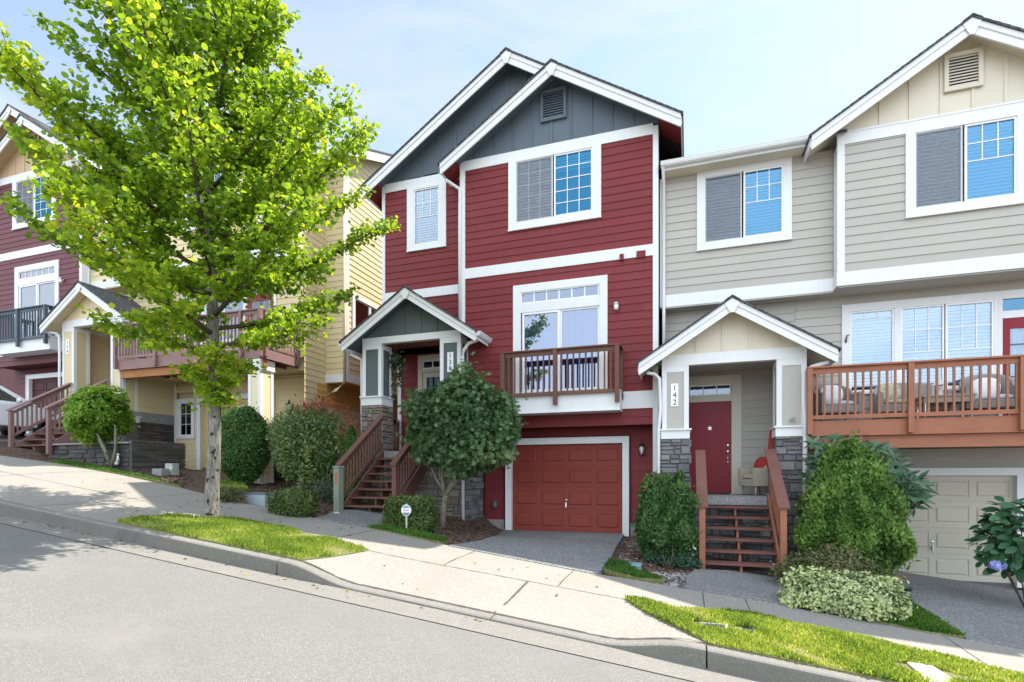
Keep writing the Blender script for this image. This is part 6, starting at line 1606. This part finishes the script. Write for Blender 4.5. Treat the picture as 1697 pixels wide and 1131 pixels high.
# low utility vaults
vm = grainy('vault_grey', (.33, .40, .42), (.28, .34, .36), (.38, .45, .47), 40, 2, .7, .2); vd = plain('vault_lid', (.13, .16, .18), .7, .2)
def vault(px0, px1, py, h, label, dy=.42, lidm=None):
    a, b = GP(px0, py), GP(px1, py+(px1-px0)*.05); y = a[1]; z = min(a[2], b[2])
    root = thing('utility_vault', label, 'utility box', (a[0], y, z)); x0, x1 = a[0], a[0]+size_at((px0+px1)/2, px1-px0, y)
    MB().box(x0, x1, y, y+dy, z-.2, z+h).build('housing', vm, root, bevel=.008); MB().box(x0-.012, x1+.012, y-.012, y+dy+.012, z+h+.001, z+h+.03).build('lid', lidm or vd, root, bevel=.006)
vault(397, 450, 829, .17, 'grey blue utility vault in the mulch left of the low hedge', .4)
lid2 = grainy('vault_teal', (.20, .33, .34), (.17, .28, .29), (.24, .38, .39), 40, 2, .6, .2)
vault(1022, 1060, 939, .04, 'flat teal irrigation box beside the red garage drive', .30, lid2)
# two meter boxes sunk in the right verge
cm = grainy('meter_concrete', (.52, .50, .47), (.44, .42, .39), (.6, .58, .55), 50, 2, .9, .3)
for (x, y, ra, rb), lb in zip(HOLES, ('sunken meter box with a pale lid in the right verge', 'small round sunken valve box right of the pale lidded one')):
    z = zwalk(x, y); root = thing('meter_box', lb, 'utility box', (x, y, z))
    mb = MB(); n = 24
    if ra > .15:
        for a, b, c, d in ((-ra, ra, -rb, -rb+.02), (-ra, ra, rb-.02, rb), (-ra, -ra+.02, -rb+.02, rb-.02), (ra-.02, ra, -rb+.02, rb-.02)): mb.box(x+a, x+b, y+c, y+d, z-.1, z+.022)
        mb.build('collar', cm, root)
        MB().box(x-ra+.021, x+ra-.021, y-rb+.021, y-rb*.35, z-.05, z+.020).build('lid', M['pale_slab'], root); MB().box(x-ra+.021, x+ra-.021, y-rb*.35+.001, y+rb-.021, z-.1, z+.016).build('pit', M['vent_dark'], root)
    else:
        mb.lathe([(ra, -.1), (ra, .018), (ra-.02, .020), (ra-.02, -.05)], (x, y, z), n); mb.build('collar', cm, root, True); MB().lathe([(ra-.022, -.06), (ra-.022, .015)], (x, y, z), n).build('lid', M['vent_dark'], root)
# crumpled paper, small garden bird
x, y, z = GP(505, 853)
bm = bmesh.new(); bmesh.ops.create_icosphere(bm, subdivisions=2, radius=.075)
for v in bm.verts: v.co *= random.uniform(.75, 1.1); v.co.z *= .75
me = bpy.data.meshes.new('crumpled_paper'); bm.to_mesh(me); bm.free(); me.materials.append(M['white_clean']); o = bpy.data.objects.new('crumpled_paper', me); COL.objects.link(o); o.location = (x, y, z+.05)
tag(o, 'crumpled white paper lying before the low left hedge', 'litter')
def ell(mb, c, r, n=12, tilt=0.):
    vs, fs = [], []; m = n//2
    for j in range(m+1):
        for i in range(n):
            ph, th = math.pi*j/m, 2*math.pi*i/n; p = (r[0]*math.sin(ph)*math.cos(th), r[1]*math.sin(ph)*math.sin(th), r[2]*math.cos(ph))
            vs.append((c[0]+p[0]*math.cos(tilt)+p[2]*math.sin(tilt), c[1]+p[1], c[2]-p[0]*math.sin(tilt)+p[2]*math.cos(tilt)))
    for j in range(m):
        for i in range(n): fs.append((j*n+i, (j+1)*n+i, (j+1)*n+(i+1) % n, j*n+(i+1) % n))
    mb.add(vs, fs)
x, y, z = GP(190, 772)
bd = thing('garden_bird', 'small white garden bird statuette under the lime green shrub', 'ornament', (x, y, z))
mb = MB(); ell(mb, (x-.02, y, z+.09), (.16, .075, .075), 14, .25); mb.tube([(x+.09, y, z+.10), (x+.12, y, z+.20), (x+.10, y, z+.28)], [.05, .032, .03], 10); ell(mb, (x+.115, y, z+.29), (.045, .035, .035), 10); mb.bar((x-.14, y, z+.10), (x-.24, y, z+.06), .09, .02)
mb.build('body', M['white_clean'], bd, True); mb = MB(); mb.tube([(x+.15, y, z+.288), (x+.20, y, z+.278)], [.014, .003], 8); mb.build('beak', plain('beak', (.6, .3, .05), .5), bd)
# two blocks and a meter at the dark stone base
x, y, z = GP(265, 786); o = MB().box(x-.28, x+.05, y, y+.22, z-.05, z+.14).build('stone_block', M['found'], None, bevel=.012); tag(o, 'weathered grey concrete block at the foot of the dark stone wall', 'block')
x, y, z = GP(279, 785); o = MB().box(x-.12, x+.13, y, y+.2, z-.05, z+.26).build('concrete_block', grainy('block_pale', (.42, .45, .43), (.3, .33, .31), (.5, .52, .5), 20, 3, .9, .4), None, bevel=.012); tag(o, 'pale mossy block beside a weathered grey one at the stone wall', 'block')
# garden ornaments in the right bed
x, y, z = GP(1446, 1000); zz = PZ(1448, 985, y-.1)
go = thing('garden_ornament', 'little blue and white garden ornament behind the variegated shrub', 'ornament', (x, y, z))
mb = MB(); mb.tube([(x+.02, y-.05, z), (x+.02, y-.05, zz)], .006, 6); mb.build('stake', M['metal'], go); mb = MB(); ell(mb, (x+.02, y-.05, zz+.05), (.035, .03, .085), 12, .35); mb.build('body', plain('ornament_blue', (.06, .13, .25), .3, .5), go, True); mb = MB(); ell(mb, (x+.05, y-.062, zz+.06), (.022, .022, .075), 10, -.25); mb.build('wing', M['white_clean'], go, True)
x, y, z = GP(1457, 1027); mb = MB(); mb.lathe([(.02, -.02), (.05, .05), (.06, .055), (.04, .06), (.012, .02)], (x, y-.0, z+.10), 12); mb.tube([(x, y, z), (x, y, z+.1)], .006, 6); o = mb.build('garden_flower', plain('petal_yellow', (.62, .47, .05), .5), None, True); tag(o, 'small yellow flower ornament at the edge of the variegated shrub', 'ornament')
# ---------------------------------------------------------------- wicker furniture
def wicker(name, c):
    t = NT(name); w1 = t.n('ShaderNodeTexWave'); w1.inputs['Scale'].default_value = 22; w1.bands_direction = 'Z'; w1.inputs['Distortion'].default_value = 1.5
    w2 = t.n('ShaderNodeTexWave'); w2.inputs['Scale'].default_value = 14; w2.bands_direction = 'X'
    for w_ in (w1, w2): t.l(t.tc.outputs['Object'], w_.inputs['Vector'])
    f = t.mix(.5, w1.outputs['Color'], w2.outputs['Color']); col = t.mix(f, mul(c, .55), mul(c, 1.15)); t.principled(col, .7, .25, t.bump(f, .7, .01)); return t.m
WK, WT = wicker('grey_wicker', (.36, .345, .33)), wicker('tan_wicker', (.48, .42, .33))
def floral():
    t = NT('floral_fabric'); v = t.n('ShaderNodeTexVoronoi'); v.inputs['Scale'].default_value = 13; t.l(t.tc.outputs['Object'], v.inputs['Vector'])
    n = t.noise(18, 4); col = t.ramp(v.outputs['Distance'], [(.1, (.55, .5, .38)), (.3, (.25, .25, .16)), (.5, (.42, .40, .30)), (.7, (.13, .13, .10))]); t.principled(t.mix(n, col, (.5, .46, .36)), .9, .1); return t.m
FL = floral()
def cushion(mb, x0, x1, y0, y1, z0, z1, n=8, p=3.):
    vs, fs = [], []
    cx_, cy_, cz_ = .5*(x0+x1), .5*(y0+y1), .5*(z0+z1); rx, ry, rz = .5*(x1-x0), .5*(y1-y0), .5*(z1-z0)
    m = 12
    def sp(c): return math.copysign(abs(c)**(2/p), c)
    for j in range(n+1):
        ph = -math.pi/2+math.pi*j/n
        for i in range(2*m):
            th = math.pi*i/m; vs.append((cx_+rx*sp(math.cos(ph))*sp(math.cos(th)), cy_+ry*sp(math.cos(ph))*sp(math.sin(th)), cz_+rz*sp(math.sin(ph))))
    for j in range(n):
        for i in range(2*m): a, b = j*2*m+i, j*2*m+(i+1) % (2*m); fs.append((a, b, b+2*m, a+2*m))
    mb.add(vs, fs)
def wicker_chair(name, label, x, y, z, w_, dep, rot, mat, back=.88, arm=.62, seatm=None, pillow=None, cat='armchair', group=None):
    """rounded back shell sweeping into the arms; built facing -Y about the origin, then placed"""
    root = thing(name, label, cat, (0, 0, 0), group)
    th, N_ = .055, 26; vs, fs = [], []
    path = []
    hw, r = w_/2, min(w_/2, .34)
    for i in range(N_+1):
        u = i/N_
        if u < .25: p = (-hw, -dep/2+(dep-r)*u/.25); k = 0.
        elif u > .75: p = (hw, -dep/2+(dep-r)*(1-u)/.25); k = 0.
        else:
            a = math.pi*(1-(u-.25)/.5); p = (hw*math.cos(a), dep/2-r+r*math.sin(a)); k = math.sin(a)
        path.append((p[0], p[1], arm+(back-arm)*k**.7))
    for i, (px_, py_, h) in enumerate(path):
        n_ = Vector((px_, py_-(0 if abs(px_) > hw*.98 else 0), 0)); n_ = Vector((px_, max(0, py_-(dep/2-r)), 0)); n_ = n_.normalized() if n_.length > 1e-4 else Vector((1 if px_ > 0 else -1, 0, 0))
        lean = n_*.05*max(0, (h-arm)/.3)
        for (o_, zz) in ((0, .20), (.0, h-.03), (-.01, h), (-th, h), (-th-.01, h-.03), (-th, .20)):
            q = Vector((px_, py_, 0))+n_*o_+lean*(zz/h); vs.append((q.x, q.y, zz))
    K = 6
    for i in range(N_):
        for k in range(K): a, b = i*K+k, i*K+(k+1) % K; fs.append((a, b, b+K, a+K))
    fs.append(tuple(range(K-1, -1, -1))); fs.append(tuple(range(N_*K, N_*K+K)))
    sh = MB().add(vs, fs).build('back_shell', mat, root, False)
    MB().box(-hw+.03, hw-.03, -dep/2+.0, dep/2-.05, .19, .34).build('seat', mat, root, bevel=.02)
    mb = MB(); cushion(mb, -hw+.06, hw-.06, -dep/2+.01, dep/2-.09, .33, .45); mb.build('cushion', seatm or M['curtain'], root, True)
    for sx in (-1, 1):
        for sy in (-1, 1): MB().tube([(sx*(hw-.05), sy*(dep/2-.08), .2), (sx*(hw-.045), sy*(dep/2-.075), .10), (sx*(hw-.045), sy*(dep/2-.07), 0)], [.028, .022, .018], 8).build('leg', mat, root, True)
    if pillow:
        mb = MB(); cushion(mb, -.22, .22, -.07, .07, -.2, .2, p=2.6); mb.v = [(p[0]+pillow[1], p[1]*math.cos(.3)+p[2]*math.sin(.3)+dep/2-.2, p[2]*math.cos(.3)-p[1]*math.sin(.3)+.63) for p in mb.v]
        pl = mb.build(pillow[2] if len(pillow) > 2 else 'pillow', pillow[0], None, True); pl.location = (x, y, z); pl.rotation_euler = (0, 0, rot); tag(pl, pillow[3], 'pillow')
    root.location = (x, y, z); root.rotation_euler = (0, 0, rot); return root
zdk = PZ(1505, 693.5, 11.3); Yf = 12.15
RED = paint('red_fabric', (.36, .045, .04), .85, .08, .1); WHT = paint('white_fabric', (.72, .71, .70), .85, .04, .1)
wicker_chair('wicker_armchair', 'grey wicker armchair at the left end of the cedar deck', PX(1383, Yf), Yf, zdk, .72, .70, R(8), WK, .86, .60, None, (WHT, 0., 'pillow', 'square white pillow on the left grey wicker armchair'))
wicker_chair('wicker_armchair', 'grey wicker armchair at the right end of the cedar deck', PX(1638, Yf), Yf, zdk, .80, .72, R(-10), WK, .92, .62, None, (WHT, 0., 'pillow', 'square white pillow on the right grey wicker armchair'))
wicker_chair('wicker_loveseat', 'wide wicker loveseat with floral cushions against the deck windows', PX(1505, 12.3), 12.28, zdk, 1.15, .66, 0, WK, .84, .58, FL, (FL, -.3, 'pillow', 'floral pillow on the wicker loveseat'), cat='sofa')
# low wicker table with a white lantern
tx, ty = PX(1566, 11.78), 11.80; tb = thing('wicker_table', 'low wicker table in the middle of the cedar deck', 'table', (tx, ty, zdk))
MB().box(tx-.42, tx+.40, ty-.22, ty+.22, zdk+.40, zdk+.44).build('table_top', WT, tb, bevel=.01); MB().box(tx-.39, tx+.37, ty-.2, ty+.2, zdk+.30, zdk+.399).build('apron', WT, tb)
for sx in (-.36, .34):
    for sy in (-.17, .17): MB().tube([(tx+sx, ty+sy, zdk+.3), (tx+sx, ty+sy, zdk)], .022, 8).build('leg', M['metal'], tb)
lx_, ly_, lz_ = PX(1557, 11.75), 11.76, zdk+.4405
ln = thing('lantern', 'white candle lantern with a pitched top on the wicker table', 'lantern', (lx_, ly_, lz_))
fr_ = MB(); fr_.box(lx_-.08, lx_+.08, ly_-.08, ly_+.08, lz_, lz_+.025)
for sx in (-.07, .07):
    for sy in (-.07, .07): fr_.box(lx_+sx-.01, lx_+sx+.01, ly_+sy-.01, ly_+sy+.01, lz_+.026, lz_+.19)
fr_.build('frame', M['white_clean'], ln); mb = MB(); mb.lathe([(.12, .19), (.115, .20), (.05, .27), (.03, .30), (.035, .31), (.0, .33)], (lx_, ly_, lz_), 4); mb.build('top', M['white_clean'], ln)
MB().lathe([(.035, .026), (.035, .12)], (lx_, ly_, lz_), 12).build('candle', WHT, ln, True)
# porch chair of number 142
xc, yc = PX(1256, 12.35), 12.38
wicker_chair('wicker_chair', 'tan wicker chair beside the red front door', xc, yc, .94, .56, .56, R(-62), WT, .80, .58, FL, (RED, 0., 'cushion', 'red cushion on the tan porch chair'), cat='chair')
# furled parasol in the porch corner
px_, py_ = PX(1279, 12.1), 12.1; pa = thing('parasol', 'furled dark red parasol standing in the porch corner', 'parasol', (px_, py_, .94))
MB().tube([(px_, py_, .96), (px_, py_, 2.35)], .018, 8).build('pole', M['greybox'], pa, True); mb = MB(); mb.lathe([(.02, .55), (.10, .60), (.085, .9), (.05, 1.25), (.02, 1.42), (.0, 1.45)], (px_, py_, .94), 10); mb.build('canopy', RED, pa); MB().lathe([(.17, 0), (.16, .05), (.03, .07)], (px_, py_, .942), 14).build('base', M['greybox'], pa, True)
# sandals by the chair are too small to read; a mat lies before the door
o = MB().box(PX(1150, 12.9), PX(1150, 12.9)+.75, 12.62, 13.08, .942, .955).build('doormat', grainy('mat', (.05, .045, .045), (.03, .028, .028), (.08, .07, .07), 80, 2, .95, .5)); tag(o, 'dark doormat in front of the red front door', 'doormat')
# ---------------------------------------------------------------- car in the uphill drive
def car():
    xr_, yn = -19.75, 12.5; L_, W_ = 4.5, 1.84; gzc = ground(xr_-.9, 10.4)+.02
    root = thing('parked_car', 'white parked car in the shaded drive at the left edge', 'car', (xr_-W_/2, yn-L_/2, gzc))
    wm = plain('car_paint', (.72, .73, .74), .22, .5); bl_ = plain('car_black', (.015, .015, .016), .4, .4); gl_ = plain('car_glass', (.018, .026, .028), .06, .6)
    y0 = yn-L_
    side = [(.05, .42), (.0, .62), (.03, .95), (.16, 1.06), (2.90, 1.02), (3.85, .93), (4.38, .78), (4.5, .58), (4.44, .36), (3.98, .30), (.5, .30)]
    def section(pts, x0, x1, ins, name, mat):
        n = len(pts); cy_, cz_ = sum(p[0] for p in pts)/n, sum(p[1] for p in pts)/n; vs, fs = [], []
        rings = [(x0, .94), (x0+ins, 1.), (x1-ins, 1.), (x1, .94)]
        for xx, k in rings: vs += [(xx, y0+cy_+(p[0]-cy_)*k, gzc+cz_+(p[1]-cz_)*k) for p in pts]
        for r in range(3):
            for i in range(n): a, b = r*n+i, r*n+(i+1) % n; fs.append((a, b, b+n, a+n))
        fs.append(tuple(range(n-1, -1, -1))); fs.append(tuple(range(3*n, 4*n))); return MB().add(vs, fs).build(name, mat, root, False, bevel=.02)
    body = section(side, xr_-W_, xr_, .10, 'body', wm)
    # cabin leaning inwards
    cab = [(.12, 1.03), (.45, 1.48), (.9, 1.60), (2.0, 1.63), (2.55, 1.54), (3.42, 1.0)]
    vs, fs = [], []; n = len(cab)
    for xa, hi in ((xr_-W_+.07, 0), (xr_-.07, 0)):
        for p in cab: k = (p[1]-1.0)/.63; vs.append((xa+(.20 if xa < xr_-1 else -.20)*k, y0+p[0], gzc+p[1]))
    for i in range(n): fs.append((i, (i+1) % n, (i+1) % n+n, i+n))
    fs.append(tuple(range(n-1, -1, -1))); fs.append(tuple(range(n, 2*n))); MB().add(vs, fs).build('cabin', wm, root, bevel=.03)
    def glass_pane(pts, nm):
        v2 = []
        for o_ in (.006, -.01):
            for p in pts: k = (p[1]-1.0)/.63; v2.append((xr_-.07-.20*k+o_, y0+p[0], gzc+p[1]))
        m = len(pts); f2 = [tuple(range(m)), tuple(range(2*m-1, m-1, -1))]+[(i, i+m, (i+1) % m+m, (i+1) % m) for i in range(m)]; MB().add(v2, f2).build(nm, gl_, root)
    glass_pane([(.62, 1.10), (.95, 1.50), (1.55, 1.55), (1.55, 1.08)], 'side_window'); glass_pane([(1.64, 1.08), (1.64, 1.55), (2.0, 1.56), (2.42, 1.47), (3.0, 1.08)], 'side_window')
    MB().add([(xr_-W_+.16, y0+3.33, gzc+1.07), (xr_-.16, y0+3.33, gzc+1.07), (xr_-.30, y0+2.63, gzc+1.52), (xr_-W_+.30, y0+2.63, gzc+1.52)], [(0, 1, 2, 3)]).build('windscreen', gl_, root)
    mb = MB(); ell(mb, (xr_+.10, y0+2.78, gzc+1.12), (.10, .055, .075), 14); mb.bar((xr_-.06, y0+2.82, gzc+1.07), (xr_+.06, y0+2.8, gzc+1.09), .05, .03); mb.build('mirror', wm, root, True)
    for yy in (1.0, 3.62):
        for xx, sg in ((xr_-.1, 1), (xr_-W_+.1, -1)):
            t_ = MB(); t_.lathe([(.20, -.10), (.31, -.11), (.335, -.07), (.335, .07), (.31, .11), (.20, .10)], (0, 0, 0), 24); t_.v = [(xx+p[2], y0+yy+p[0], gzc+.335+p[1]) for p in t_.v]
            wh = t_.build('wheel', bl_, root, True); r_ = MB(); r_.lathe([(.20, -.09), (.19, .09), (.06, .105), (.0, .105)], (0, 0, 0), 20); r_.v = [(xx+sg*p[2], y0+yy+p[0], gzc+.335+p[1]) for p in r_.v]; r_.build('rim', M['metal'], wh, True)
    h = MB(); h.box(xr_-.005, xr_+.012, y0+1.66, y0+1.86, gzc+.93, gzc+.96); h.build('door_handle', wm, root)
    MB().box(xr_-.5, xr_-.12, y0+4.30, y0+4.44, gzc+.66, gzc+.78).build('headlight', M['lampglass'], root, bevel=.03); MB().box(xr_-W_+.12, xr_-W_+.5, y0+4.30, y0+4.44, gzc+.66, gzc+.78).build('headlight', M['lampglass'], root, bevel=.03)
    return root
car()

GR = {'arborvitae': 'arborvitae beside the right stair', 'hedge': 'low clipped hedges', 'wicker_armchair': 'wicker armchairs on the deck', 'utility_vault': 'utility vaults in the beds', 'meter_box': 'meter boxes in the verge', 'pillow': 'pillows on the deck furniture', 'shrub': 'garden shrubs'}
for o in COL.objects:
    if o.parent is None and 'category' in o and 'group' not in o:
        k = o.name.split('.')[0]
        if k in GR: o['group'] = GR[k]
